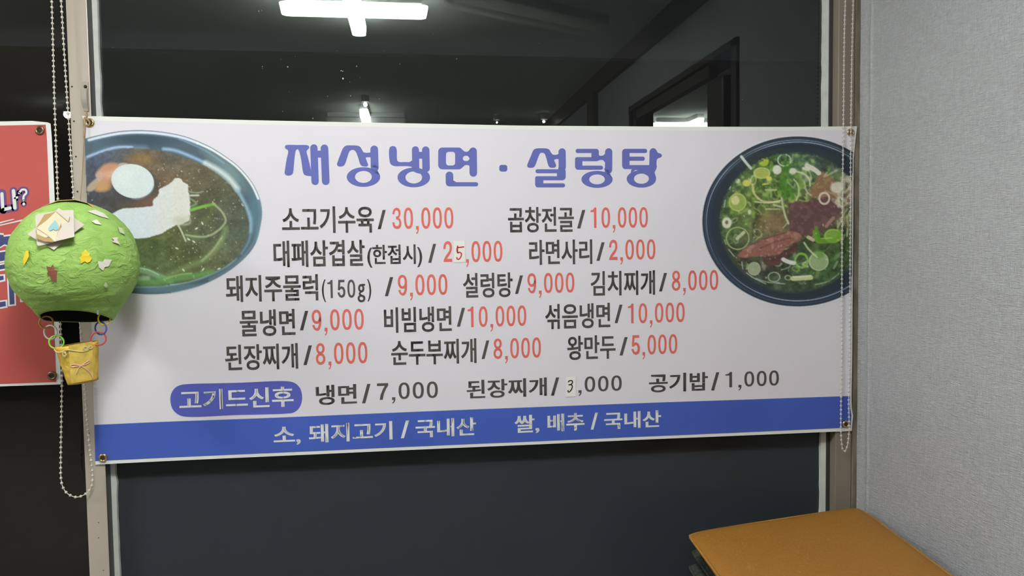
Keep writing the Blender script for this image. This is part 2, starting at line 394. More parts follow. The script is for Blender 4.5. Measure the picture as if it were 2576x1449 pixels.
def band(name, top, bot, lf, rt, m, parent, layer, nu=96, nv=40, thick=0):
    V, F = [], []
    for j in range(nv + 1):
        for i in range(nu + 1):
            u, v = i / nu, j / nv
            xt = top[0][0] + u * (top[-1][0] - top[0][0]); xb = bot[0][0] + u * (bot[-1][0] - bot[0][0])
            yt, yb = interp(top, xt), interp(bot, xb)
            y = yt + v * (yb - yt)
            xl, xr = interpy(lf, y), interpy(rt, y)
            V.append(onB(xl + u * (xr - xl), y, layer))
    for j in range(nv):
        for i in range(nu):
            a = j * (nu + 1) + i; F.append((a, a + nu + 1, a + nu + 2, a + 1))
    if thick:
        k = len(V); V += [v + Vector((0, thick, 0)) for v in V]
        rim = [i for i in range(nu + 1)] + [j * (nu + 1) + nu for j in range(1, nv + 1)] + [nv * (nu + 1) + i for i in range(nu - 1, -1, -1)] + [j * (nu + 1) for j in range(nv - 1, 0, -1)]
        F += [tuple(q + k for q in f[::-1]) for f in F]
        F += [(rim[i], rim[(i + 1) % len(rim)], rim[(i + 1) % len(rim)] + k, rim[i] + k) for i in range(len(rim))]
    return raw(name, V, F, m, parent, not thick)
ban = thing('menu_banner', 'wide white and lavender menu banner with blue lettering and two soup bowl pictures', 'banner', onY(240, 1168, YBAN))
band('sheet', TOP, BOT, LEF, RIG, m_white_vinyl, ban, 0, thick=.0009)
PT = [(x, y + 11 - 1.5 * (x - 213) / 1942) for x, y in TOP]
PB = [(240, 1159.5), (660, 1140), (1220, 1115), (1720, 1094), (2143, 1075)]
RP = [(x - 5, y) for x, y in RIG]
band('printed_ground', PT, PB, LEF, RP, m_lav, ban, 1)
ST = [(240, 1069), (423, 1061), (660, 1052), (1220, 1028.5), (1720, 1010.5), (2143, 996)]
band('blue_stripe', ST, PB, LEF, RP, m_blue, ban, 2, 96, 8)

def textmesh(body, offset=.016, dx=0.0):
    cu = bpy.data.curves.new('txt', 'FONT'); cu.body = body; cu.size = 1; cu.offset = offset; cu.resolution_u = 5
    o = bpy.data.objects.new('txt', cu); COL.objects.link(o); bpy.context.view_layer.update()
    me = bpy.data.meshes.new_from_object(o.evaluated_get(bpy.context.evaluated_depsgraph_get()))
    V = np.array([v.co[:2] for v in me.vertices]); F = [tuple(p.vertices) for p in me.polygons]
    bpy.data.objects.remove(o); bpy.data.curves.remove(cu); bpy.data.meshes.remove(me)
    if dx:
        n = len(V); F = F + [tuple(i + n for i in f) for f in F]
        V = np.concatenate([V + (-dx, 0), V + (dx, 0)])
    return V, F
def _n(P, x0, x1, y0, y1): return [((x - x0) / (x1 - x0), (y1 - y) / (y1 - y0)) for x, y in P]
NUM = {
 '1': [(.67, 0), (.67, 1), (.45, 1), (.36, .92), (.2, .875), (0, .86), (0, .775), (.39, .775), (.39, 0)],
 '2': _n([(197, 468), (205, 380), (225, 310), (260, 250), (310, 220), (345, 215), (395, 225), (440, 265), (468, 340), (475, 430), (465, 510), (435, 590), (390, 670), (340, 730), (300, 785), (478, 785), (478, 885), (197, 885), (205, 830), (225, 770), (270, 690), (330, 610), (375, 550), (398, 490), (402, 420), (392, 360), (370, 322), (340, 308), (310, 315), (285, 345), (272, 400), (268, 468)], 197, 478, 215, 885),
 '3': _n([(1412, 178), (1418, 145), (1432, 118), (1462, 102), (1492, 112), (1510, 140), (1512, 175), (1502, 205), (1490, 220), (1508, 240), (1520, 275), (1515, 315), (1495, 342), (1465, 350), (1435, 342), (1415, 315), (1410, 272), (1435, 272), (1440, 300), (1452, 315), (1468, 318), (1485, 308), (1493, 285), (1490, 258), (1478, 243), (1455, 240), (1455, 205), (1475, 203), (1486, 188), (1487, 160), (1478, 140), (1463, 134), (1448, 140), (1440, 158), (1438, 180)], 1410, 1520, 102, 350),
 '5': _n([(1352, 42), (1403, 42), (1403, 62), (1368, 62), (1364, 100), (1380, 95), (1398, 105), (1408, 130), (1408, 155), (1400, 178), (1378, 190), (1358, 182), (1346, 160), (1343, 145), (1360, 145), (1364, 162), (1376, 170), (1388, 160), (1391, 142), (1387, 122), (1376, 115), (1366, 120), (1362, 128), (1346, 125)], 1343, 1408, 42, 190),
 '7': _n([(1645, 505), (1758, 505), (1758, 528), (1735, 560), (1712, 610), (1700, 665), (1670, 665), (1680, 615), (1705, 560), (1725, 530), (1645, 530)], 1645, 1758, 505, 665),
 ',': [((x - 935) / 85, (885 - y) / 675) for x, y in ((935, 797), (1020, 797), (1020, 900), (1005, 970), (975, 1030), (940, 1050), (940, 1005), (965, 985), (978, 940), (975, 910), (935, 910))]}
def numerals(body):
    V, F = [], []; cur = 0; W_ = .42
    def ng(P):
        k = len(V); V.extend((cur + x * W_, y) for x, y in P)
        F.extend(tuple(k + i for i in t) for t in tessellate_polygon([[Vector((x, y, 0)) for x, y in P]]))
    def rg(cy, rx, ry, ix, iy, e=2.35, n=56):
        k = len(V)
        for (a, b_) in ((rx, ry), (ix, iy)):
            for i in range(n):
                c, q = math.cos(2 * PI * i / n), math.sin(2 * PI * i / n)
                V.append((cur + (.5 + a * math.copysign(abs(c) ** (2 / e), c)) * W_, cy + b_ * math.copysign(abs(q) ** (2 / e), q)))
        F.extend((k + i, k + (i + 1) % n, k + n + (i + 1) % n, k + n + i) for i in range(n))
    for ch in body:
        if ch == ',':
            s0 = cur; W0 = W_; cur += .02; k = len(V); P = NUM[',']
            V.extend((cur + x * .126, y) for x, y in P); F.extend(tuple(k + i for i in t) for t in tessellate_polygon([[Vector((x, y, 0)) for x, y in P]])); cur = s0 + .272; continue
        if ch == '0': rg(.5, .5, .5, .255, .372)
        elif ch == '8': rg(.745, .45, .255, .205, .14, 2.1); rg(.27, .5, .27, .255, .15, 2.1)
        elif ch == '9':
            rg(.665, .5, .335, .255, .212, 2.2)
            ng([(.755, .62), (1, .66), (1, .45), (.96, .25), (.84, .08), (.66, .005), (.45, 0), (.22, .06), (.06, .2), (.04, .27), (.27, .275), (.32, .18), (.42, .125), (.52, .125), (.64, .17), (.72, .28), (.755, .45)])
        else: ng(NUM[ch])
        cur += .536
    return np.array(V), F
CROP = {'A': (680, 500, 4.6), 'B': (1220, 500, 4.155), 'C': (550, 670, 3.963), 'D': (1150, 660, 3.733), 'E': (540, 840, 4.025), 'F': (1140, 830, 2.995),
        'G': (420, 920, 3.68), 'H': (660, 1010, 4.6), 'I': (1260, 1010, 5.6), 'S': (1100, 590, 12.88), 'T': (680, 340, 4.6), 'U': (1220, 340, 4.6), 'L': (200, 300, 3.018), 'R': (1740, 300, 2.898),
        'N': (0, 290, 5.365), 'O': (0, 560, 4.83), 'W': (60, 500, 12.078), 'K': (80, 770, 6.9), 'Q': (0, 460, 2.684), 'V': (1400, 920, 16.1), 'P': (0, 0, 1)}
def cp(c, x, y): o = CROP[c]; return o[0] + x / o[2], o[1] + y / o[2]
def seg(c, body, xl, xr, top, bot, m, name, offset=.016, dx=.0, layer=2, parent=None):
    tx, ty = cp(c, *top); bx_, by_ = cp(c, *bot); l = cp(c, xl, 0)[0]; r = cp(c, xr, 0)[0]; ym = (ty + by_) / 2
    X0, X1 = onY(l, ym, YBAN).x, onY(r, ym, YBAN).x
    ZT, ZB = onY(tx, ty, YBAN).z, onY(bx_, by_, YBAN).z
    V, F = numerals(body) if all(q in '0123456789,' for q in body) and body[0] != ',' or body == ',000' or body == ',' else textmesh(body, offset, dx)
    lo, hi = V.min(0), V.max(0)
    P = []
    for (u, v) in V:
        x = X0 + (u - lo[0]) / (hi[0] - lo[0]) * (X1 - X0); z = ZB + (v - lo[1]) / (hi[1] - lo[1]) * (ZT - ZB)
        P.append((x, surf(x, z, layer), z))
    return raw(name, P, F, m, parent or ban)
K, RD, WH = m_ink, m_redink, m_whiteink
D_, P_ = 'dish_lettering', 'price_lettering'
ko = dict(offset=.012, dx=.013); nu_ = dict(offset=.004, dx=.020); sl = dict(offset=.012, dx=.012)
for s in (
    ('A', '소고기수육', 135, 1198, (735, 88), (740, 395), K, D_, ko), ('A', '/', 1240, 1338, (1320, 130), (1260, 352), K, D_, sl), ('A', '30,000', 1412, 2117, (1590, 102), (1705, 408), RD, P_, nu_),
    ('A', '대패삼겹살', 38, 1095, (200, 485), (205, 792), K, D_, ko), ('A', '(한접시)', 1122, 1757, (1220, 533), (1160, 798), K, D_, ko), ('A', '/', 1825, 1920, (1905, 522), (1845, 740), K, D_, sl),
    ('S', '2', 197, 478, (340, 215), (340, 885), RD, P_, nu_), ('S', ',', 935, 1020, (970, 797), (960, 1050), RD, P_, nu_), ('S', '000', 1105, 2105, (1600, 207), (1600, 887), RD, P_, nu_),
    ('B', '곱창전골', 240, 930, (545, 85), (495, 352), K, D_, ko), ('B', '/', 963, 1050, (1035, 117), (980, 310), K, D_, sl), ('B', '10,000', 1105, 1702, (1260, 90), (1345, 355), RD, P_, nu_),
    ('B', '라면사리', 460, 1122, (1110, 424), (575, 690), K, D_, ko), ('B', '/', 1165, 1252, (1240, 455), (1180, 648), K, D_, sl), ('B', '2,000', 1297, 1780, (1345, 428), (1425, 690), RD, P_, nu_),
    ('C', '돼지주물럭', 72, 993, (225, 90), (225, 355), K, D_, ko), ('C', '(', 1030, 1070, (1060, 130), (1050, 357), K, D_, dict(offset=.004, dx=.008)), ('C', '150', 1085, 1362, (1325, 132), (1325, 312), K, D_, ko), ('C', 'g', 1385, 1462, (1425, 175), (1425, 357), K, D_, dict(offset=.002, dx=.014)), ('C', ')', 1482, 1522, (1495, 127), (1495, 350), K, D_, dict(offset=.004, dx=.008)), ('C', '/', 1655, 1742, (1730, 107), (1670, 297), K, D_, sl), ('C', '9,000', 1788, 2280, (1835, 84), (1920, 340), RD, P_, nu_),
    ('C', '물냉면', 212, 765, (550, 428), (255, 700), K, D_, ko), ('C', '/', 808, 897, (885, 443), (820, 637), K, D_, sl), ('C', '9,000', 930, 1447, (980, 432), (1070, 690), RD, P_, nu_),
    ('C', '비빔냉면', 1648, 2323, (2125, 400), (1770, 662), K, D_, ko), ('C', '/', 2373, 2457, (2445, 413), (2385, 600), K, D_, sl),
    ('D', '설렁탕', 53, 520, (335, 97), (110, 333), K, D_, ko), ('D', '/', 542, 618, (610, 122), (550, 295), K, D_, sl), ('D', '9,000', 660, 1100, (700, 102), (780, 335), RD, P_, nu_),
    ('D', '김치찌개', 1253, 1858, (1845, 74), (1295, 316), K, D_, ko), ('D', '/', 1895, 1970, (1962, 99), (1905, 272), K, D_, sl), ('D', '8,000', 2015, 2450, (2055, 78), (2135, 310), RD, P_, nu_),
    ('D', '10,000', 98, 648, (240, 412), (320, 650), RD, P_, nu_), ('D', '섞음냉면', 825, 1438, (1265, 383), (885, 627), K, D_, ko), ('D', '/', 1478, 1553, (1545, 397), (1488, 570), K, D_, sl), ('D', '10,000', 1603, 2135, (1740, 384), (1820, 613), RD, P_, nu_),
    ('E', '된장찌개', 105, 845, (830, 92), (150, 373), K, D_, ko), ('E', '/', 897, 988, (980, 115), (905, 315), K, D_, sl), ('E', '8,000', 1025, 1547, (1070, 93), (1165, 360), RD, P_, nu_),
    ('E', '냉면', 1025, 1440, (1415, 507), (1115, 718), K, D_, ko), ('E', '/', 1490, 1580, (1570, 505), (1505, 702), K, D_, sl), ('E', '7,000', 1645, 2260, (1920, 491), (1810, 703), K, D_, dict(offset=.010, dx=.014)),
    ('E', '순두부찌개', 1787, 2650, (2460, 48), (1870, 318), K, D_, ko), ('F', '/', 212, 272, (268, 78), (220, 218), K, D_, sl), ('F', '8,000', 303, 660, (335, 64), (400, 252), RD, P_, nu_),
    ('F', '왕만두', 858, 1223, (1075, 40), (910, 226), K, D_, ko), ('F', '/', 1253, 1315, (1310, 54), (1260, 192), K, D_, sl), ('F', '5,000', 1343, 1687, (1500, 36), (1435, 222), RD, P_, nu_),
    ('F', '된장찌개', 100, 705, (690, 357), (135, 517), K, D_, ko), ('F', '/', 735, 798, (792, 357), (742, 494), K, D_, sl), ('F', ',000', 943, 1270, (1035, 350), (960, 497), K, D_, dict(offset=.010, dx=.014)),
    ('F', '공기밥', 1475, 1918, (1745, 322), (1545, 470), K, D_, ko), ('F', '/', 1942, 2003, (1997, 318), (1950, 455), K, D_, sl), ('F', '1,000', 2050, 2452, (2240, 311), (2155, 456), K, D_, dict(offset=.010, dx=.014)),
    ('H', '소,', 130, 443, (250, 290), (415, 497), WH, D_, ko), ('H', '돼지고기', 537, 1505, (1490, 225), (740, 472), WH, D_, ko), ('H', '/', 1600, 1700, (1695, 217), (1610, 424), WH, D_, sl), ('H', '국내산', 1773, 2472, (2425, 180), (1945, 412), WH, D_, ko),
    ('I', '쌀,', 190, 540, (395, 185), (510, 442), WH, D_, ko), ('I', '배추', 655, 1177, (865, 168), (870, 417), WH, D_, ko), ('I', '/', 1262, 1368, (1362, 155), (1270, 397), WH, D_, sl), ('I', '국내산', 1453, 2257, (2205, 122), (1655, 387), WH, D_, ko),
    ('G', '고기드신후', 112, 1173, (1075, 192), (490, 403), WH, D_, ko),
):
    seg(*s[:8], layer=3 if s[6] is WH else 2, **s[8])

# shapes drawn straight on the banner
class Flat:
    def __init__(s, conv): s.V = []; s.F = []; s.c = conv
    def strip(s, A, B, closed=True):
        n = len(A); k = len(s.V); s.V += [s.c(*p) for p in A] + [s.c(*p) for p in B]
        for i in range(n if closed else n - 1): s.F.append((k + i, k + (i + 1) % n, k + n + (i + 1) % n, k + n + i))
    def ngon(s, P):
        k = len(s.V); s.V += [s.c(float(p[0]), float(p[1])) for p in P]
        s.F += [tuple(k + i for i in t) for t in tessellate_polygon([[Vector((float(p[0]), float(p[1]), 0)) for p in P]])]
    def poly(s, P, n=5): s.ngon(catmull(P, n))
    def cap(s, x0, y0, x1, y1, r, n=10):
        a = math.atan2(y1 - y0, x1 - x0); P = []
        for (x, y, b) in ((x1, y1, a - PI / 2), (x0, y0, a + PI / 2)):
            P += [(x + r * math.cos(b + PI * i / n), y + r * math.sin(b + PI * i / n)) for i in range(n + 1)]
        s.ngon(P)
    @staticmethod
    def rr(x0, y0, x1, y1, r, n=6):
        P = []
        for (cx, cy, a) in ((x1 - r, y1 - r, 0), (x0 + r, y1 - r, PI / 2), (x0 + r, y0 + r, PI), (x1 - r, y0 + r, 1.5 * PI)):
            P += [(cx + r * math.cos(a + PI / 2 * i / n), cy + r * math.sin(a + PI / 2 * i / n)) for i in range(n + 1)]
        return P
    def rect(s, x0, y0, x1, y1, r): s.ngon(s.rr(x0, y0, x1, y1, r))
    def ring(s, c, R_, ci, ri, n=48):
        e = lambda c, r: [(c[0] + r[0] * math.cos(2 * PI * i / n), c[1] + r[1] * math.sin(2 * PI * i / n)) for i in range(n)]
        s.strip(e(c, R_), e(ci, ri))
    def ribbon(s, pts, w, n=6):
        P = catmull(pts, n, False); N = len(P); A, B = [], []
        ws = w if isinstance(w, (list, tuple)) else (w, w)
        for i in range(N):
            t = P[min(i + 1, N - 1)] - P[max(i - 1, 0)]; t = t / (np.linalg.norm(t) + 1e-9); q = np.array((-t[1], t[0])) * (ws[0] + (ws[1] - ws[0]) * i / (N - 1)) / 2
            A.append(P[i] + q); B.append(P[i] - q)
        s.strip(A, B, False)
        for i, q in ((0, ws[0]), (N - 1, ws[1])): s.ngon([(P[i][0] + q / 2 * math.cos(2 * PI * k / 12), P[i][1] + q / 2 * math.sin(2 * PI * k / 12)) for k in range(12)])
    def build(s, name, m, parent): return raw(name, s.V, s.F, m, parent)
def onban(c, layer):
    return lambda x, y: onB(*cp(c, x, y), layer)
# title, first word
f = Flat(onban('T', 2))
f.poly([(195, 114), (310, 115), (425, 117), (446, 126), (451, 145), (438, 165), (421, 184), (440, 270), (468, 390), (480, 468), (420, 468), (392, 455), (380, 430), (360, 300), (340, 205), (327, 173), (313, 164), (299, 175), (289, 210), (275, 330), (264, 430), (250, 456), (215, 468), (180, 460), (167, 440), (171, 400), (190, 280), (208, 185), (197, 168), (178, 158), (170, 142), (174, 123)])
f.cap(505, 149, 519, 535, 42.5); f.cap(627, 153, 642, 534, 44); f.rect(500, 180, 640, 260, 6)
f.build('title_lettering', m_title, ban)
f = Flat(onban('T', 2))
f.poly([(880, 122), (945, 119), (1010, 123), (1040, 137), (1062, 170), (1080, 198), (1110, 205), (1150, 203), (1190, 190), (1190, 262), (1145, 256), (1106, 262), (1116, 298), (1133, 345), (1125, 360), (1095, 364), (1060, 357), (1040, 335), (1015, 255), (990, 195), (970, 176), (950, 172), (928, 178), (908, 205), (888, 265), (866, 330), (850, 352), (822, 362), (785, 359), (772, 340), (785, 295), (815, 215), (845, 148)])
f.cap(1203, 166, 1208, 380, 45); f.poly([(1165, 340), (1250, 340), (1250, 375), (1240, 402), (1250, 430), (1268, 470), (1190, 460), (1170, 400)])
f.ring((1078, 485), (193, 113), (1078, 483), (97, 70)); f.build('title_lettering', m_title, ban)
f = Flat(onban('T', 2))
f.poly([(1375, 170), (1388, 138), (1418, 128), (1450, 138), (1463, 172), (1465, 265), (1473, 300), (1495, 312), (1560, 312), (1610, 312), (1640, 295), (1700, 280), (1700, 380), (1645, 370), (1600, 360), (1510, 359), (1430, 357), (1393, 335), (1378, 280)])
f.cap(1679, 171, 1683, 380, 41); f.cap(1798, 174, 1802, 385, 43); f.rect(1675, 195, 1800, 273, 6)
f.poly([(1650, 350), (1724, 350), (1712, 378), (1770, 398), (1830, 390), (1843, 405), (1815, 428), (1835, 450), (1700, 440), (1640, 400)])
f.ring((1660, 490), (188, 113), (1660, 490), (96, 70)); f.build('title_lettering', m_title, ban)
f = Flat(onban('T', 2))
f.strip(Flat.rr(1942, 144, 2226, 396, 48), Flat.rr(2032, 193, 2138, 352, 32))
f.poly([(2190, 150), (2225, 172), (2250, 191), (2285, 190), (2320, 160), (2330, 240), (2302, 262), (2285, 243), (2245, 241), (2228, 262), (2228, 282), (2245, 297), (2285, 297), (2302, 282), (2330, 300), (2320, 365), (2290, 347), (2250, 348), (2225, 370), (2190, 390), (2180, 270)])
f.cap(2346, 186, 2348, 438, 43.5); f.cap(2072, 466, 2073, 540, 44); f.rect(2030, 500, 2117, 592, 40); f.rect(2060, 545, 2404, 592, 23); f.poly([(2105, 510), (2118, 525), (2150, 546), (2150, 570), (2080, 570)])
f.build('title_lettering', m_title, ban)
# title, second word
f = Flat(onban('U', 2)); f.rect(165, 344, 258, 421, 26); f.build('title_lettering', m_title, ban)
f = Flat(onban('U', 2))
f.poly([(600, 153), (655, 151), (710, 153), (740, 163), (762, 195), (782, 221), (810, 228), (840, 222), (880, 200), (880, 280), (835, 275), (803, 284), (810, 313), (824, 350), (815, 370), (785, 377), (750, 371), (732, 345), (710, 265), (690, 215), (675, 205), (658, 202), (640, 208), (622, 240), (600, 300), (580, 350), (565, 370), (535, 377), (500, 373), (489, 355), (502, 310), (530, 245), (565, 168)])
f.cap(893, 193, 895, 370, 42); f.rect(585, 394, 935, 439, 22); f.rect(833, 380, 935, 521, 40); f.rect(580, 475, 900, 521, 22); f.rect(580, 476, 676, 603, 36); f.rect(585, 557, 928, 603, 23); f.rect(850, 370, 912, 420, 4)
f.build('title_lettering', m_title, ban)
f = Flat(onban('U', 2))
f.rect(1050, 158, 1310, 206, 23); f.rect(1232, 158, 1318, 300, 30); f.rect(1043, 254, 1300, 300, 22); f.rect(1043, 254, 1128, 399, 36); f.rect(1050, 352, 1367, 399, 23)
f.poly([(1300, 215), (1330, 237), (1370, 233), (1400, 205), (1420, 290), (1385, 310), (1370, 290), (1330, 286), (1290, 300)])
f.cap(1432, 193, 1430, 400, 42); f.poly([(1385, 380), (1472, 380), (1460, 412), (1443, 436), (1458, 465), (1474, 500), (1400, 470), (1388, 420)])
f.ring((1297, 511), (180, 98), (1297, 511), (90, 58)); f.build('title_lettering', m_title, ban)
f = Flat(onban('U', 2))
f.rect(1587, 158, 1673, 391, 38); f.rect(1600, 158, 1876, 206, 23); f.rect(1600, 248, 1849, 295, 23); f.rect(1600, 346, 1930, 391, 14)
f.cap(1946, 193, 1942, 370, 42); f.poly([(1960, 165), (1985, 180), (2000, 203), (2034, 216), (2048, 237), (2034, 257), (2000, 270), (1984, 292), (1950, 300), (1940, 230)])
f.poly([(1745, 385), (1830, 380), (1984, 345), (1984, 385), (1972, 410), (1963, 432), (1972, 465), (1979, 495), (1890, 470), (1800, 425), (1745, 402), (1690, 440), (1700, 392)])
f.ring((1810, 506), (170, 100), (1810, 503), (86, 60)); f.build('title_lettering', m_title, ban)
# rounded blue label
f = Flat(onban('G', 2))
f.poly([(170, 172), (640, 158), (1120, 143), (1180, 158), (1228, 200), (1251, 270), (1245, 345), (1215, 400), (1170, 432), (1115, 441), (640, 456), (165, 471), (100, 450), (50, 400), (30, 320), (40, 255), (75, 205), (120, 181)], 8)
f.build('rounded_label', mat('indigo print', (.095, .115, .46), .5, 0, .2), ban)

# ------------------------------------------------------------------ printed bowl pictures (painted point by point)
class Paint:
    def __init__(s, crop, x0, y0, x1, y1, step, bg):
        s.crop = crop; s.step = step
        s.nx = int((x1 - x0) / step) + 1; s.ny = int((y1 - y0) / step) + 1
        xs = x0 + step * np.arange(s.nx); ys = y0 + step * np.arange(s.ny)
        s.X, s.Y = np.meshgrid(xs, ys); s.rgb = np.ones((s.ny, s.nx, 3)) * np.array(bg, float); s.clip = None
        s.keep = np.zeros((s.ny, s.nx), bool)
    def noise(s, cell, seed=0):
        r = np.random.default_rng(seed); gx = int((s.X.max() - s.X.min()) / cell) + 3; gy = int((s.Y.max() - s.Y.min()) / cell) + 3
        g = r.random((gy, gx)); u = (s.X - s.X.min()) / cell; v = (s.Y - s.Y.min()) / cell
        i = u.astype(int); j = v.astype(int); a = u - i; b = v - j; a = a * a * (3 - 2 * a); b = b * b * (3 - 2 * b)
        return (g[j, i] * (1 - a) + g[j, i + 1] * a) * (1 - b) + (g[j + 1, i] * (1 - a) + g[j + 1, i + 1] * a) * b
    def put(s, m, col, a=1.0):
        m = np.clip(m, 0, 1) * a
        if s.clip is not None: m = m * s.clip
        s.rgb = s.rgb * (1 - m[..., None]) + np.array(col, float) * m[..., None]
    def dseg(s, P, closed):
        D = np.full(s.X.shape, 1e9); n = len(P)
        for i in range(n if closed else n - 1):
            a, b = P[i], P[(i + 1) % n]; ex, ey = b[0] - a[0], b[1] - a[1]; L = ex * ex + ey * ey + 1e-9
            t = np.clip(((s.X - a[0]) * ex + (s.Y - a[1]) * ey) / L, 0, 1)
            D = np.minimum(D, np.hypot(s.X - a[0] - t * ex, s.Y - a[1] - t * ey))
        return D
    def sd(s, P):
        D = s.dseg(P, True); ins = np.zeros(s.X.shape, bool); n = len(P)
        for i in range(n):
            a, b = P[i], P[(i + 1) % n]
            if a[1] == b[1]: continue
            c = ((a[1] > s.Y) != (b[1] > s.Y)) & (s.X < (b[0] - a[0]) * (s.Y - a[1]) / (b[1] - a[1]) + a[0]); ins ^= c
        return np.where(ins, -D, D)
    def fill(s, P, col, soft=3, a=1, sm=4):
        d = s.sd(catmull(P, sm) if sm else P); m = np.clip(.5 - d / soft, 0, 1); s.put(m, col, a); return d
    def line(s, P, wd, col, soft=4, a=1):
        s.put(np.clip(.5 - (s.dseg(catmull(P, 4, False), False) - wd / 2) / soft, 0, 1), col, a)
    def ell(s, cx, cy, rx, ry, col, soft=3, a=1, rot=0, ring=0):
        c, q = math.cos(rot), math.sin(rot); u = (s.X - cx) * c + (s.Y - cy) * q; v = -(s.X - cx) * q + (s.Y - cy) * c
        d = (np.hypot(u / rx, v / ry) - 1) * min(rx, ry)
        if ring: d = np.abs(d) - ring / 2
        s.put(np.clip(.5 - d / soft, 0, 1), col, a); return d
    def build(s, name, parent, layer, keep):
        idx = -np.ones(s.X.shape, int); idx[keep] = np.arange(keep.sum())
        q = keep[:-1, :-1] & keep[1:, :-1] & keep[:-1, 1:] & keep[1:, 1:]
        F = np.stack([idx[:-1, :-1][q], idx[1:, :-1][q], idx[1:, 1:][q], idx[:-1, 1:][q]], 1)
        V = [onB(*cp(s.crop, x, y), layer) for x, y in zip(s.X[keep], s.Y[keep])]
        o = raw(name, V, F.tolist(), None, parent, True)
        c = np.clip(s.rgb[keep], 0, 255) / 255; c = np.where(c <= .04045, c / 12.92, ((c + .055) / 1.055) ** 2.4) * PK
        at = o.data.color_attributes.new('print', 'FLOAT_COLOR', 'POINT')
        at.data.foreach_set('color', np.concatenate([np.clip(c, 0, .85), np.ones((len(c), 1))], 1).astype(np.float32).ravel())
        m = bpy.data.materials.new('printed ' + name); m.use_nodes = True; nt = m.node_tree; b = nt.nodes['Principled BSDF']
        n = nt.nodes.new('ShaderNodeVertexColor'); n.layer_name = 'print'; nt.links.new(n.outputs[0], b.inputs['Base Color'])
        b.inputs['Roughness'].default_value = .5; b.inputs['Specular IOR Level'].default_value = .2
        o.data.materials.append(m); return o
PK = 1.12                                       # photo colour -> ink colour
LAVPX = (222, 218, 225)
def left_bowl():
    p = Paint('L', 30, 70, 1400, 1345, 4.4, LAVPX)
    outer = [(20, 160), (60, 143), (160, 118), (300, 92), (430, 84), (550, 88), (680, 104), (800, 130), (900, 167), (1000, 213), (1110, 282), (1200, 350), (1275, 430), (1330, 510), (1370, 600), (1388, 700), (1378, 800), (1345, 930), (1280, 1030), (1200, 1105), (1110, 1170), (1000, 1230), (900, 1270), (800, 1297), (700, 1318), (600, 1327), (500, 1328), (400, 1320), (250, 1290), (20, 1230)]
    do = p.fill(outer, (75, 92, 102), 5); clip = np.clip(.5 - do / 5, 0, 1); p.clip = clip
    n1, n2, n3 = p.noise(60, 1), p.noise(18, 2), p.noise(7, 3)
    p.ell(470, 150, 230, 60, (54, 72, 84), 70, .85); p.ell(150, 200, 140, 50, (80, 98, 112), 60, .7)
    p.ell(1150, 400, 60, 150, (122, 148, 148), 80, .7, rot=-.7); p.ell(1000, 270, 40, 90, (120, 142, 142), 50, .5, rot=-.9); p.ell(1340, 700, 50, 200, (84, 116, 128), 50, .8); p.ell(900, 1290, 500, 40, (90, 122, 132), 30, .8)
    inn = [(700 + (x - 700) * .982, 700 + (y - 700) * .974) for x, y in outer]
    p.line(inn[1:10], 34, (112, 136, 162), 22, .7); p.line(inn[12:22], 26, (114, 134, 148), 18, .5); p.line(inn[1:9], 19, (214, 222, 232), 9, .95); p.line(inn[8:15], 17, (230, 233, 236), 8, .95); p.line([(760, 150), (960, 240), (1100, 335)], 10, (140, 170, 200), 14, .6); p.line(outer[13:18], 10, (150, 180, 205), 10, .6); p.line(outer[18:25], 10, (140, 168, 182), 8, .6)
    soup = [(10, 330), (50, 312), (150, 262), (260, 232), (380, 222), (500, 226), (600, 240), (700, 262), (800, 292), (900, 332), (1000, 385), (1090, 450), (1160, 520), (1215, 600), (1260, 690), (1285, 780), (1285, 850), (1265, 930), (1230, 1000), (1185, 1060), (1130, 1105), (1060, 1145), (990, 1178), (900, 1212), (800, 1238), (700, 1256), (550, 1268), (400, 1270), (200, 1240), (10, 1180)]
    ds = p.sd(catmull(soup, 4)); p.clip = clip
    p.line(soup[1:6], 44, (112, 134, 166), 40, .75); p.line([(60, 285), (180, 240), (290, 212), (400, 212)], 14, (176, 200, 226), 16, .9); p.line([(640, 226), (720, 236), (830, 275), (950, 330)], 22, (150, 178, 208), 20, .9)
    p.line([(960, 335), (1060, 390), (1140, 455), (1200, 530)], 40, (206, 216, 214), 30, .9); p.line([(1200, 540), (1265, 660), (1300, 760), (1300, 850)], 26, (140, 172, 190), 24, .85); p.line([(1300, 830), (1290, 920), (1230, 1020)], 14, (120, 150, 175), 14, .6)
    p.line(soup[19:28], 20, (128, 160, 176), 14, .8)
    m = np.clip(.5 - ds / 8 + (n2 - .5) * 1.2, 0, 1) * clip; base = np.zeros(p.rgb.shape)
    X, Y = p.X, p.Y; g = lambda cx, cy, s: np.exp(-((X - cx) ** 2 + (Y - cy) ** 2) / (2 * s * s))
    wts = [(g(60, 330, 130), (80, 92, 108)), (g(300, 260, 150), (74, 92, 108)), (g(560, 330, 180), (122, 100, 66)), (g(800, 400, 200), (104, 96, 68)), (g(1000, 560, 160), (88, 92, 72)), (g(1180, 800, 160), (82, 96, 86)),
           (g(620, 620, 160), (100, 82, 70)), (g(140, 610, 130), (72, 74, 78)), (g(980, 740, 160), (74, 84, 62)), (g(640, 1040, 230), (86, 100, 56)), (g(460, 1000, 150), (66, 88, 52)), (g(1000, 1040, 160), (98, 108, 78)), (g(500, 1210, 160), (112, 138, 108)), (g(700, 240, 120), (70, 92, 112))]
    tw = sum(w_ for w_, _ in wts) + 1e-6
    for w_, c_ in wts: base += (w_ / tw)[..., None] * np.array(c_, float)
    base *= np.array((.97, .93, .95)); base *= (1 + .22 * (n1 - .5) + .14 * (n2 - .5) + .12 * (n3 - .5))[..., None]
    p.rgb = p.rgb * (1 - m[..., None]) + base * m[..., None]; p.clip = m
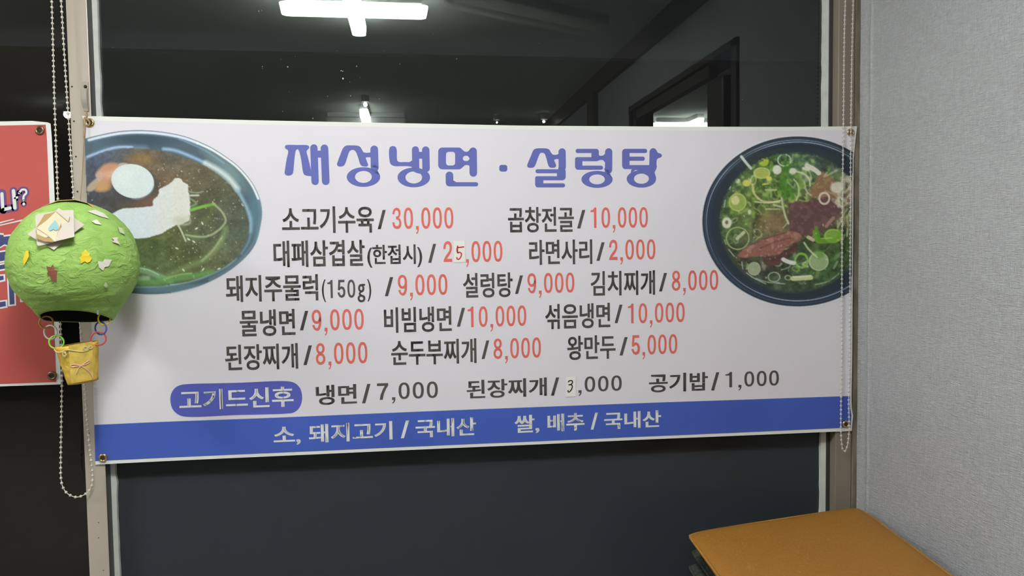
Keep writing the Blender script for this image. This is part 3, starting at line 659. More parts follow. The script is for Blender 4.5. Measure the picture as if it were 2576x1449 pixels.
    # kimchi beside the egg
    p.ell(470, 300, 90, 36, (150, 112, 60), 60, .6); p.fill([(60, 510), (150, 440), (175, 470), (130, 520), (90, 548), (55, 545)], (172, 156, 138), 14, .95)
    p.fill([(125, 415), (180, 350), (240, 335), (300, 350), (300, 400), (260, 450), (240, 520), (180, 545), (120, 540), (160, 470), (140, 450)], (192, 142, 112), 26, .95); p.ell(175, 510, 52, 34, (184, 144, 98), 40, .85); p.ell(255, 358, 55, 24, (184, 138, 106), 30, .75); p.fill([(120, 420), (165, 395), (180, 440), (150, 470)], (186, 158, 146), 12, .8)
    p.fill([(295, 370), (300, 340), (330, 330), (370, 340), (330, 380)], (180, 160, 144), 10, .9); p.ell(215, 420, 45, 30, (200, 160, 136), 30, .7)
    p.ell(420, 505, 172, 128, (58, 62, 70), 60, .8); p.ell(560, 640, 120, 60, (112, 78, 70), 60, .7)
    # egg
    p.ell(405, 470, 164, 128, (204, 215, 215), 5, 1, rot=.22); p.ell(330, 440, 70, 60, (214, 222, 220), 70, .7)
    p.fill([(400, 602), (480, 592), (545, 545), (566, 490), (560, 530), (520, 575), (450, 605)], (172, 192, 200), 22, .7)
    # shaved white heap
    heap = [(242, 728), (300, 690), (350, 676), (430, 672), (500, 664), (556, 655), (560, 620), (598, 578), (606, 535), (650, 510), (700, 482), (722, 455), (748, 447), (775, 456), (792, 480), (822, 500), (828, 540), (838, 600), (842, 680), (838, 760), (800, 785), (770, 800), (740, 802), (690, 828), (630, 862), (560, 888), (500, 902), (440, 906), (390, 900), (340, 850), (290, 790)]
    d = p.sd(catmull(heap, 4)) + (n3 - .5) * 7 * np.clip((X - 430) / 200, .3, 1) + (n2 - .5) * 6; mm = np.clip(.5 - d / 7, 0, 1)
    p.put(mm, (200, 209, 216)); p.put(mm * np.clip((X - 480) / 250, 0, 1), (208, 206, 194), .8); p.put(mm * np.clip(n2 * 2 - 1.1, 0, 1), (216, 220, 220), .4); p.ell(780, 770, 60, 34, (176, 176, 158), 40, .6)
    # cucumber and noodle strands
    for P_, wd, c_, sf, a in (([(848, 690), (920, 668), (1025, 645)], 22, (112, 170, 66), 10, .95), ([(1015, 640), (1080, 700), (1112, 770), (1060, 840), (980, 886), (900, 892), (810, 878)], 15, (150, 168, 128), 10, .85),
                              ([(1112, 830), (1066, 950), (960, 1058), (820, 1120), (680, 1185)], 40, (120, 138, 92), 30, .75), ([(1080, 900), (1010, 1000), (930, 1075)], 16, (160, 172, 136), 14, .7), ([(835, 550), (900, 560), (940, 548)], 10, (150, 165, 140), 10, .7), ([(845, 580), (905, 578)], 14, (190, 198, 180), 8, .9), ([(845, 605), (890, 640), (850, 660)], 14, (110, 150, 100), 10, .8),
                              ([(748, 800), (780, 860), (808, 925)], 13, (176, 190, 168), 8, .9), ([(770, 800), (840, 790), (835, 730)], 10, (150, 166, 140), 8, .7), ([(410, 1140), (500, 1150), (600, 1190), (690, 1225)], 46, (124, 160, 122), 20, .85), ([(420, 1128), (520, 1142), (600, 1180)], 10, (170, 196, 160), 8, .8),
                              ([(390, 1225), (560, 1235), (760, 1205), (1010, 1165)], 46, (98, 148, 84), 22, .8), ([(400, 1210), (520, 1205)], 34, (160, 186, 150), 20, .7), ([(640, 1215), (760, 1180), (850, 1170)], 14, (146, 180, 110), 10, .7), ([(560, 900), (640, 900), (700, 880)], 16, (104, 112, 60), 20, .6), ([(960, 760), (1010, 700), (1000, 660)], 40, (96, 116, 62), 40, .5)):
        p.line(P_, wd, c_, sf, a)
    r = np.random.default_rng(5)
    for _ in range(230):
        x, y = r.uniform(600, 1290), r.uniform(330, 1240)
        if r.random() < .12: x, y = r.uniform(60, 700), r.uniform(560, 1200)
        p.ell(x, y, r.uniform(2, 7), r.uniform(2, 5), (196, 196, 160), 5, r.uniform(.3, .9), rot=r.uniform(0, 3))
    for (x, y) in ((890, 830), (935, 790), (830, 912), (870, 930), (1240, 650), (940, 1140), (790, 1145), (1060, 1135), (740, 980)):
        p.ell(x, y, 13, 6, (214, 216, 200), 5, .9, rot=r.uniform(0, 3))
    p.line([(690, 1258), (820, 1240), (1000, 1180)], 8, (196, 212, 222), 6, .8)
    p.rgb *= (1 + .05 * (n3 - .5))[..., None]
    keep = (do < 7)
    xr = np.array([[cp('L', x, y)[0] - interpy(LEF, cp('L', x, y)[1]) for x in p.X[0]] for y in p.Y[:, 0]])
    p.build('bowl_picture', ban, 2, keep & (xr > -1))
left_bowl()
def right_bowl():
    p = Paint('R', 60, 110, 1192, 1380, 4.2, LAVPX)
    C = (770, 745)
    dsh = p.ell(762, 748, 690, 620, (176, 184, 182), 16, .7)
    do = p.ell(*C, 692, 619, (46, 56, 68), 5); clip = np.clip(.5 - do / 5, 0, 1)
    n1, n2, n3 = p.noise(70, 21), p.noise(26, 22), p.noise(10, 23); X, Y = p.X, p.Y; p.clip = clip
    ang = np.arctan2((Y - C[1]) / 619, (X - C[0]) / 692)
    p.ell(*C, 672, 600, (72, 86, 104), 10, .7, ring=10); p.ell(*C, 655, 585, (37, 46, 57), 8, 1)
    hl = np.clip(np.cos(ang + 1.25) * 1.2, .15, 1) + np.clip(np.cos(ang - 1.3) * 1.2 - .2, 0, .8)
    d = np.abs((np.hypot((X - C[0]) / 692, (Y - C[1]) / 619) - .935) * 619); p.put(np.clip(1 - d / 6, 0, 1) * np.clip(hl, 0, 1), (202, 214, 228), .9)
    d = np.abs((np.hypot((X - C[0]) / 692, (Y - C[1]) / 619) - .957) * 619); p.put(np.clip(1 - d / 4, 0, 1) * np.clip(np.cos(ang + 2.2) + .1, 0, 1), (190, 204, 222), .9)
    d = np.abs((np.hypot((X - C[0]) / 692, (Y - C[1]) / 619) - .915) * 619); p.put(np.clip(1 - d / 14, 0, 1), (66, 84, 116), .4)
    p.ell(770, 747, 628, 556, (47, 56, 64), 16, 1); p.ell(700, 300, 420, 80, (54, 66, 66), 60, .6)
    ds = p.ell(742, 752, 528, 503, (70, 92, 60), 30, 1); m = np.clip(.5 - ds / 26 + (n3 - .5) * .8, 0, 1) * clip; p.clip = m
    g = lambda cx, cy, s: np.exp(-((X - cx) ** 2 + (Y - cy) ** 2) / (2 * s * s))
    wts = [(g(400, 380, 130), (84, 120, 58)), (g(680, 460, 140), (84, 128, 52)), (g(300, 620, 120), (88, 122, 64)), (g(470, 640, 110), (92, 118, 52)), (g(320, 850, 110), (72, 104, 58)), (g(560, 740, 90), (124, 112, 82)), (g(900, 760, 130), (98, 78, 72)), (g(980, 960, 150), (62, 100, 44)), (g(760, 1080, 130), (62, 88, 58)), (g(560, 1060, 100), (66, 66, 56)), (g(380, 1000, 90), (80, 74, 62)), (g(700, 1220, 160), (62, 84, 58)), (g(1080, 1100, 120), (60, 92, 56)), (g(1080, 520, 110), (150, 138, 112)), (g(800, 270, 160), (72, 104, 84)), (g(1020, 330, 100), (70, 92, 76)), (g(260, 480, 70), (70, 100, 74))]
    tw = sum(w_ for w_, _ in wts) + 1e-9; base = sum((w_ / tw)[..., None] * np.array(c_, float) for w_, c_ in wts)
    base = base * np.array((1.02, .93, 1.04)) * (1 + .45 * (n1 - .5) + .42 * (n2 - .5) + .18 * (n3 - .5))[..., None]
    p.rgb = p.rgb * (1 - m[..., None]) + base * m[..., None]
    p.put(m * np.clip((n2 - .62) * 5, 0, 1) * (Y < 720), (128, 166, 70), .55); p.put(m * np.clip((n2 - .5) * 3, 0, 1) * np.clip((n1 - .45) * 4, 0, 1) * (Y < 660), (166, 182, 116), .45)
    r = np.random.default_rng(17)
    pal = [(150, 176, 84), (196, 204, 150), (88, 138, 52), (120, 160, 74), (210, 210, 176), (64, 104, 44), (170, 186, 110), (56, 86, 46)]
    for _ in range(230):
        a = r.uniform(0, 6.3); q = r.uniform(.05, .95) ** .5; x, y = 742 + 500 * q * math.cos(a), 752 + 480 * q * math.sin(a)
        if y > 700 and r.random() < .55: continue
        c_ = pal[r.integers(len(pal))]; t_ = r.random()
        if t_ < .4: p.line([(x, y), (x + r.uniform(-40, 40), y + r.uniform(-30, 30)), (x + r.uniform(-70, 70), y + r.uniform(-50, 50))], r.uniform(6, 16), c_, 8, r.uniform(.3, .75))
        elif t_ < .7: p.ell(x, y, r.uniform(12, 42), r.uniform(10, 30), c_, 14, r.uniform(.25, .6), rot=r.uniform(0, 3))
        else: p.ell(x, y, r.uniform(14, 40), r.uniform(12, 32), c_, 7, r.uniform(.3, .7), rot=r.uniform(0, 3), ring=r.uniform(5, 9))
    # meat
    def meat(P, c, c2, seed, soft=10):
        d = p.sd(catmull(P, 4)) + (n2 - .5) * 12; mm = np.clip(.5 - d / soft, 0, 1); p.put(mm, c)
        st = p.noise(24, seed); p.put(mm * np.clip((st - .5) * 3, 0, 1), c2, .6)
        p.put(mm * np.clip((n3 - .86) * 8, 0, 1), (196, 170, 156), .4)
    p.ell(600, 740, 90, 70, (134, 112, 82), 70, .7)
    meat([(850, 560), (885, 480), (940, 385), (1010, 420), (1070, 520), (1060, 580), (960, 575)], (136, 106, 80), (160, 136, 106), 31, 16)
    meat([(712, 615), (800, 600), (900, 590), (1000, 570), (1085, 640), (1055, 730), (975, 810), (880, 850), (790, 835), (720, 825), (712, 720)], (98, 72, 72), (124, 92, 92), 32)
    meat([(330, 1000), (400, 930), (520, 870), (640, 830), (740, 815), (800, 840), (790, 885), (720, 910), (640, 985), (520, 1000), (420, 1005)], (138, 94, 84), (180, 136, 120), 33)
    meat([(520, 1010), (640, 990), (760, 900), (770, 950), (700, 1000), (620, 1060), (540, 1060)], (82, 60, 56), (100, 72, 66), 34, 20)
    p.line([(430, 915), (560, 862), (690, 826)], 8, (96, 62, 56), 8, .7); p.line([(500, 940), (620, 890), (720, 866)], 8, (104, 66, 60), 8, .7)
    # onion tangle at the right
    r = np.random.default_rng(8)
    for _ in range(26):
        x, y = r.normal(1075, 52), r.normal(490, 75); p.line([(x, y), (x + r.uniform(-60, 60), y + r.uniform(-50, 50)), (x + r.uniform(-90, 90), y + r.uniform(-70, 70))], r.uniform(8, 18), (206, 204, 178), 8, r.uniform(.4, .9))
    for _ in range(14):
        x, y = r.normal(1120, 30), r.normal(700, 80); p.line([(x, y), (x + r.uniform(-30, 30), y + r.uniform(20, 80))], r.uniform(8, 16), (186, 188, 150), 8, r.uniform(.4, .8))
    p.ell(1055, 500, 46, 40, (214, 212, 196), 14, .9)
    # leek rounds
    for (x, y, rx, ry, fc, rc, wd) in ((675, 298, 47, 42, None, (176, 206, 170), 10), (965, 577, 36, 40, None, (218, 208, 190), 14), (255, 755, 36, 40, (214, 214, 190), None, 0), (335, 868, 82, 80, None, (160, 178, 120), 9), (925, 1035, 68, 66, (150, 172, 128), (186, 198, 160), 8),
                                       (455, 1090, 44, 46, (156, 166, 134), (176, 186, 156), 6), (335, 605, 60, 62, (150, 168, 88), (178, 190, 110), 10), (318, 592, 30, 34, (206, 206, 150), None, 0), (622, 368, 32, 34, (222, 224, 206), None, 0), (512, 392, 56, 38, (172, 184, 92), (196, 204, 130), 8), (525, 308, 36, 34, (176, 190, 78), (130, 170, 50), 8), (400, 466, 30, 24, (206, 202, 98), None, 0),
                                       (735, 378, 28, 22, (220, 222, 200), None, 0), (1030, 850, 60, 46, (128, 168, 70), (156, 186, 84), 10), (800, 1030, 45, 50, None, (132, 180, 80), 16), (600, 1150, 42, 34, None, (168, 190, 160), 7), (565, 432, 20, 18, (212, 206, 100), None, 0), (880, 305, 14, 14, (150, 176, 100), None, 0), (335, 450, 18, 18, (200, 204, 170), None, 0), (422, 676, 12, 18, (206, 210, 180), None, 0)):
        if fc: p.ell(x, y, rx, ry, fc, 10, .95)
        if rc: p.ell(x, y, rx, ry, rc, 6, .9, ring=wd)
    p.ell(255, 752, 12, 14, (88, 96, 70), 8, .9); p.ell(925, 985, 40, 30, (110, 150, 70), 20, .8)
    for P_, wd, c_, a in (([(765, 382), (820, 400), (855, 440), (862, 485)], 13, (202, 208, 170), .9), ([(745, 440), (775, 480), (780, 540), (762, 590)], 12, (186, 200, 150), .9), ([(655, 575), (668, 650), (684, 710), (706, 760)], 14, (190, 196, 160), .9), ([(706, 745), (668, 790)], 8, (180, 186, 150), .8), ([(445, 475), (455, 540), (520, 598), (640, 600)], 16, (202, 196, 140), .85),
                          ([(460, 600), (560, 610), (650, 590)], 8, (220, 216, 180), .8), ([(838, 338), (885, 362), (925, 392)], 34, (222, 220, 200), .95), ([(815, 358), (850, 365)], 22, (226, 226, 210), .9), ([(668, 1022), (705, 1040), (745, 1048)], 30, (212, 216, 206), .95), ([(738, 1162), (800, 1158), (868, 1154)], 34, (196, 200, 150), .95), ([(740, 1150), (865, 1142)], 12, (224, 224, 190), .8),
                          ([(820, 900), (850, 945), (912, 1005)], 14, (188, 206, 164), .85), ([(895, 820), (915, 885), (980, 890), (1050, 880), (1082, 820)], 30, (112, 164, 52), .8), ([(940, 870), (1020, 866)], 10, (166, 196, 90), .8), ([(905, 790), (930, 880)], 26, (84, 150, 36), .8), ([(540, 655), (640, 655)], 12, (190, 186, 150), .8), ([(600, 625), (660, 640)], 14, (204, 204, 180), .8),
                          ([(520, 475), (560, 470)], 12, (208, 206, 120), .9), ([(540, 515), (615, 515)], 14, (190, 190, 140), .8), ([(820, 455), (840, 530), (870, 555)], 12, (190, 196, 156), .8), ([(330, 870), (380, 825)], 24, (200, 206, 170), .8), ([(700, 340), (660, 470), (690, 560)], 50, (72, 124, 40), .6), ([(710, 500), (740, 570)], 26, (76, 140, 44), .8), ([(800, 290), (840, 260)], 10, (120, 150, 120), .5),
                          ([(1035, 1085), (1060, 1040)], 16, (150, 160, 140), .7), ([(640, 1190), (560, 1190), (470, 1160)], 7, (190, 200, 186), .7), ([(900, 1205), (1000, 1180), (1070, 1125)], 7, (190, 200, 186), .7), ([(850, 860), (885, 880)], 26, (214, 196, 172), .8), ([(1030, 720), (980, 780)], 24, (170, 136, 116), .8)):
        p.line(P_, wd, c_, 7, a)
    for _ in range(90):
        a = r.uniform(0, 6.3); q = r.uniform(.1, .97) ** .5; x, y = 742 + 510 * q * math.cos(a), 752 + 485 * q * math.sin(a)
        p.ell(x, y, r.uniform(3, 9), r.uniform(2, 6), (204, 210, 176), 5, r.uniform(.25, .7), rot=r.uniform(0, 3))
    p.clip = clip; p.line([(362, 272), (395, 315), (432, 358)], 20, (206, 212, 202), 7, .95)
    for P_ in ([(245, 590), (236, 640)], [(240, 880), (250, 910)], [(285, 490), (275, 510)], [(365, 1040), (372, 1090)], [(270, 950), (310, 1000)], [(400, 1120), (440, 1150), (540, 1200)], [(620, 1195), (680, 1200)]): p.line(P_, 7, (180, 196, 196), 6, .8)
    p.rgb *= (1 + .06 * (n3 - .5))[..., None]
    keep = dsh < 12
    keep |= do < 7
    xr = np.array([[interpy(RIG, cp('R', x, y)[1]) - 3.5 - cp('R', x, y)[0] for x in p.X[0]] for y in p.Y[:, 0]])
    p.build('bowl_picture', ban, 2, keep & (xr > 0))
right_bowl()
def grommet(px, py, parent, Y, m=m_brass, R_=.0085):
    c = onY(px, py, Y); b = bmesh.new(); torus(b, c, R_, .0032, Vector((1, 0, 0)), Vector((0, 0, 1)), 24, 8)
    g = obj('grommet', b, m, parent, True)
    b = bmesh.new(); bmesh.ops.create_cone(b, cap_ends=True, segments=20, radius1=R_, radius2=R_ * .55, depth=.002, matrix=Matrix.Translation(c + Vector((0, -.0004, 0))) @ Matrix.Rotation(PI / 2, 4, 'X')); obj('eyelet_screw', b, m_hole, g)
    return g
for (px, py) in ((226, 309), (2140, 333), (259, 1152), (2128, 1067)):
    v = onB(px, py, 3); grommet(px, py, ban, v.y)

# price patches stuck over the print
def patch(label, quad, crop, pts, wd, m, what):
    c0 = onB(*cp(crop, *quad[2]), 3)
    t = thing('price_patch', label, 'paper patch', c0, 'handwritten price patches')
    f = Flat(onban(crop, 3)); f.ngon(quad); o = f.build('paper', m_paper, t)
    me = o.data; bm = bmesh.new(); bm.from_mesh(me); r = bmesh.ops.extrude_face_region(bm, geom=bm.faces[:]); bmesh.ops.translate(bm, verts=[v for v in r['geom'] if isinstance(v, bmesh.types.BMVert)], vec=(0, .0005, 0)); bm.to_mesh(me); bm.free()
    f = Flat(onban(crop, 3.6))
    for q in pts: f.ribbon(q, wd)
    f.build(what, m, t)
patch('small white paper patch with a handwritten red 5 in the second menu row', [(527, 205), (880, 195), (903, 890), (540, 905)], 'S',
      [[(658, 378), (648, 450), (650, 520), (655, 590)], [(640, 450), (640, 520), (662, 592), (720, 575), (765, 600), (780, 650), (755, 730), (715, 785), (675, 805), (640, 785), (632, 745)], [(655, 425), (760, 412), (850, 402)]], 42, m_pen_red, 'handwritten_digit')
patch('small white paper patch with a handwritten black 3 near the bottom row', [(385, 450), (778, 445), (768, 1238), (362, 1265)], 'V',
      [[(470, 652), (510, 610), (570, 592), (630, 615), (642, 670), (600, 735), (545, 765), (495, 768)], [(545, 765), (610, 775), (632, 830), (615, 920), (560, 1010), (490, 1065), (455, 1035), (465, 1000)]], 46, m_pen_black, 'handwritten_digit')

# ------------------------------------------------------------------ red poster on the left pane
YP = -.006
m_red = mat('coral red print', (.51, .10, .088), .55, 0, .2, noise=(3, .08, 3)); m_navy = mat('navy lettering', (.065, .075, .20), .5, 0, .2); m_glow = mat('purple lettering outline', (.15, .085, .22), .5, 0, .2)
po = thing('poster', 'red poster with white border and navy lettering on the left window pane', 'poster', onY(153, 968, YP))
def ponc(layer): return lambda px, py: (lambda v: (v.x, YP - .0005 * layer, v.z))(onY(px, py, YP))
def pflat(crop, layer): k = ponc(layer); return Flat(lambda x, y: k(*cp(crop, x, y)))
XL = -.95
def pgrid(name, P, m, layer, thick=0):
    f = Flat(lambda x, z: (x, YP - .0005 * layer, z)); f.ngon([(v.x, v.z) for v in P])
    o = f.build(name, m, po)
    if thick:
        bm = bmesh.new(); bm.from_mesh(o.data); r = bmesh.ops.extrude_face_region(bm, geom=bm.faces[:]); bmesh.ops.translate(bm, verts=[v for v in r['geom'] if isinstance(v, bmesh.types.BMVert)], vec=(0, thick, 0)); bm.to_mesh(o.data); bm.free()
    return o
def ext(v, x=XL): return Vector((x, 0, v.z))
e = lambda px, py: onY(px, py, YP)
pgrid('sheet', [ext(e(0, 306)), e(0, 305.5), e(80, 304), e(120, 308), e(127, 311), e(130, 345), e(134, 420), e(138, 515), e(146, 740), (e(153, 967)), e(0, 972), ext(e(0, 974))], m_white_vinyl, 0, .0008)
pgrid('printed_ground', [ext(e(0, 316), XL + .01), e(0, 316), e(115, 313.5), e(118, 345), e(121, 420), e(125, 515), e(133, 740), e(141.5, 961), e(0, 966), ext(e(0, 968), XL + .01)], m_red, 1)
f = pflat('N', 3); f.cap(30, 1060, 42, 1275, 22); f.cap(42, 1275, 140, 1252, 22); f.cap(185, 1020, 205, 1250, 24); f.cap(205, 1120, 235, 1108, 14)
f.ribbon([(262, 1050), (300, 1005), (350, 1010), (358, 1050), (325, 1090), (320, 1150)], 28); f.cap(325, 1195, 326, 1200, 18); f.build('white_lettering', m_whiteink, po)
f = pflat('N', 2); f.cap(30, 1050, 42, 1275, 55); f.cap(42, 1275, 150, 1252, 52); f.cap(185, 1020, 205, 1250, 52); f.cap(205, 1120, 245, 1108, 40); f.ribbon([(262, 1050), (300, 1005), (350, 1010), (358, 1050), (325, 1090), (322, 1200)], 78); f.build('lettering_outline', m_glow, po)
f = pflat('N', 2.4); f.ribbon([(-80, 1475), (60, 1435), (190, 1402)], (22, 10)); f.ribbon([(-60, 1500), (200, 1440), (460, 1378)], (12, 22)); f.build('underline_stroke', m_whiteink, po)
# big navy words behind the balloon: outline then fill
def words(layer, gx, m, name):
    f = pflat('O', layer)
    R_ = lambda P: f.ngon(P)
    G = gx
    f.poly([(-60 - G, 165 - G), (45, 150 - G), (50, 172 - G), (178 + G, 158 - G), (186 + G, 190), (120 + G, 228), (190 + G, 285 + G), (175 + G, 310 + G), (60, 262 + G), (-60 - G, 330 + G)], 2)
    R_([(-60, 372 - G), (195 + G, 330 - G), (195 + G, 378 + G), (62 + G, 405 + G), (60 + G, 460 + G), (-60, 478 + G)]); R_([(-60, 530 - G), (190 + G, 480 - G), (190 + G, 535 + G), (-60, 580 + G)])
    R_([(-60, 655 - G), (45 + G, 645 - G), (48 + G, 692 + G), (-60, 716 + G)]); R_([(-60, 975 - G), (70 + G, 955 - G), (75 + G, 1012 + G), (-60, 1040 + G)])
    R_([(104 - G, 622 - G), (160 + G, 615 - G), (165 + G, 735 - G), (205 + G, 735 - G), (208 + G, 772 + G), (172 + G, 782 + G), (178 + G, 988 + G), (122 - G, 998 + G)])
    R_([(255 - G, 738 - G), (300 + G, 730 - G), (305 + G, 845 + G), (258 - G, 860 + G)]); R_([(262 - G, 900 - G), (315 + G, 890 - G), (318 + G, 935 + G), (266 - G, 948 + G)])
    return f.build(name, m, po)
words(2, 20, m_whiteink, 'lettering_outline'); words(3, 0, m_navy, 'navy_lettering')
m_oldbrass = mat('tarnished brass', (.28, .17, .10), .35, .9)
grommet(100, 328, po, YP - .002, m_oldbrass, .0085); grommet(131, 945, po, YP - .002, m_oldbrass, .0085)

# ------------------------------------------------------------------ bead chains
m_bead = mat('milky plastic bead', (.74, .70, .60), .3, 0, .5); m_bead.node_tree.nodes['Principled BSDF'].inputs['Alpha'].default_value = .88
m_clear_bead = mat('clear plastic bead', (.75, .73, .70), .25, 0, .5); m_clear_bead.node_tree.nodes['Principled BSDF'].inputs['Alpha'].default_value = .5
m_cord = mat('pale cord', (.72, .68, .60), .6)
bme = bpy.data.meshes.new('bead'); b = bmesh.new(); bmesh.ops.create_uvsphere(b, u_segments=12, v_segments=8, radius=.0035); b.to_mesh(bme); b.free()
bme.polygons.foreach_set('use_smooth', [True] * len(bme.polygons)); bme2 = bme.copy(); bme.materials.append(m_bead); bme2.materials.append(m_clear_bead)
def chain(label, pts, Y, pitch, top=True):
    P = catmull(pts, 12, False); W3 = [onY(q[0], q[1], Y) for q in P]
    t = thing('bead_chain', label, 'blind chain', min(W3, key=lambda v: v.z), 'bead chains of the window blinds')
    obj('cord', tube(W3, .0011, 6), m_cord, t, True)
    L_ = [0]
    for a, c in zip(W3, W3[1:]): L_.append(L_[-1] + (c - a).length)
    spots = []; s_ = pitch / 2; i = 0
    while s_ < L_[-1]:
        while L_[i + 1] < s_: i += 1
        q = (s_ - L_[i]) / (L_[i + 1] - L_[i]); spots.append(W3[i].lerp(W3[i + 1], q)); s_ += pitch
    return t, spots
def lay_beads(t, spots, near, bme, mm):
    order = sorted(range(len(spots)), key=near)
    for k in order[:100]:
        o = bpy.data.objects.new('bead', bme); COL.objects.link(o); o.parent = t; o.location = spots[k] - t.location
    rest = order[100:]
    if rest:
        bm = bmesh.new()
        for k in rest: bmesh.ops.create_uvsphere(bm, u_segments=10, v_segments=7, radius=.0035, matrix=Matrix.Translation(spots[k]))
        o = obj('beads', bm, mm, t, True); o['kind'] = 'stuff'
lc = [(127, -70), (130, 0), (137, 250), (142, 400), (146, 515), (150, 700), (152, 815), (156, 911), (155, 1014), (153, 1146), (153.5, 1203), (158, 1225), (167, 1239), (180, 1247.5), (193, 1250.5), (207, 1247), (222, 1237), (230, 1224), (232.5, 1208), (232, 1180), (227, 1142), (220, 1067), (214, 987), (207, 880), (202, 815), (193, 640), (185, 502), (175, 341), (169, 251), (160, 108), (153.6, 0), (149, -70)]
t, sp = chain('long looped bead chain hanging behind the green balloon', lc, -.019, .0133)
inb = lambda v: abs(v.x - .035) < .10 and .40 < v.z < .68
lay_beads(t, sp, lambda k: 1 if inb(sp[k]) else 0, bme, m_bead)
rc = [(2128, -70), (2126.6, 0), (2124, 100), (2121.7, 300), (2118.5, 600), (2117, 900), (2115.5, 1080), (2117, 1112), (2120, 1130), (2125, 1135.5), (2130, 1126), (2133.5, 1110), (2136, 1082), (2135, 1000), (2137, 900), (2139, 600), (2140.5, 330), (2143, 150), (2146.5, 0), (2148.5, -70)]
t, sp = chain('long looped bead chain in front of the right end of the banner', rc, -.026, .0128)
lay_beads(t, sp, lambda k: 0 if sp[k].z < .9 else 1, bme2, m_clear_bead)

# ------------------------------------------------------------------ clip and string on the post
m_clip = mat('grey metal clip', (.42, .385, .33), .45, .3); m_string = mat('brown twine', (.36, .25, .14), .8)
cl = thing('metal_clip', 'small metal clip with brown twine on the post above the banner corner', 'clip', onY(216, 290, -.004))
a, c = onY(207, 206, 0), onY(223, 224, 0)
b = bmesh.new(); box(b, a.x, c.x, -.003, .0, c.z, a.z, .001); obj('mounting_plate', b, m_clip, cl)
a, c = onY(205.5, 223, 0), onY(224, 280, 0)
b = bmesh.new(); zs_ = np.linspace(a.z, c.z, 9); rows = []
for q, z in enumerate(zs_):
    k = q / 8; wd = (c.x - a.x) / 2 * (1 - .18 * k * k); xm = (a.x + c.x) / 2 + .002 * k; yo = -.004 - .007 * math.sin(PI * min(1, k * 1.1))
    rows.append([b.verts.new(v) for v in ((xm - wd, yo + .003, z), (xm - wd * .8, yo, z), (xm + wd * .8, yo, z), (xm + wd, yo + .003, z), (xm + wd, -.0005, z), (xm - wd, -.0005, z))])
for A, B in zip(rows, rows[1:]):
    for k in range(6): b.faces.new((A[k], A[(k + 1) % 6], B[(k + 1) % 6], B[k]))
b.faces.new(rows[0]); b.faces.new(rows[-1][::-1]); obj('clip_arm', b, m_clip, cl)
b = bmesh.new(); bmesh.ops.create_uvsphere(b, u_segments=10, v_segments=8, radius=.0045, matrix=Matrix.Translation(onY(215, 218, -.003))); obj('screw', b, m_hole, cl, True)
pts = [onY(px, py, -.012) for px, py in ((216, 280), (219, 290), (214, 300), (215, 312), (222, 316), (226, 309), (220, 300), (213, 296), (214, 322), (212, 345))]
obj('twine', tube([Vector(q) for q in catmull(pts, 5, False)], .0022, 7), m_string, cl, True)

# ------------------------------------------------------------------ green paper balloon
BC = onY(188, 655, -.17); KPX = .1386 / 147
PROF = [(0, 147), (30, 144), (58, 135), (92, 115), (121, 83), (133, 62), (143, 31), (148, 0), (145, -37), (132, -73), (110, -107), (90, -132), (80, -143)]
pr = catmull(PROF, 5, False); PRZ = np.array([q[1] for q in pr][::-1]) * KPX; PRR = np.array([q[0] for q in pr][::-1]) * KPX
def prad(z): return float(np.interp(z, PRZ, PRR))
def tilt_z(z, y):                               # the mouth is cut lower at the back than at the front
    k = max(0, min(1, (-z - .045) / .088)); k = k * k; return z - k * (y * .27)
def crumple(x, y, z):
    s_ = math.sin
    return .0009 * s_(38 * x + 9 * s_(23 * z)) * s_(41 * y + 6 * s_(31 * z)) + .0007 * s_(120 * z + 5 * s_(40 * x + 3) + 3 * s_(70 * y)) * s_(60 * x + 4 * s_(90 * z))
bal = thing('paper_balloon', 'green papier mache hot air balloon craft hanging on the window post', 'hanging craft', (BC.x, BC.y, BC.z + .139))
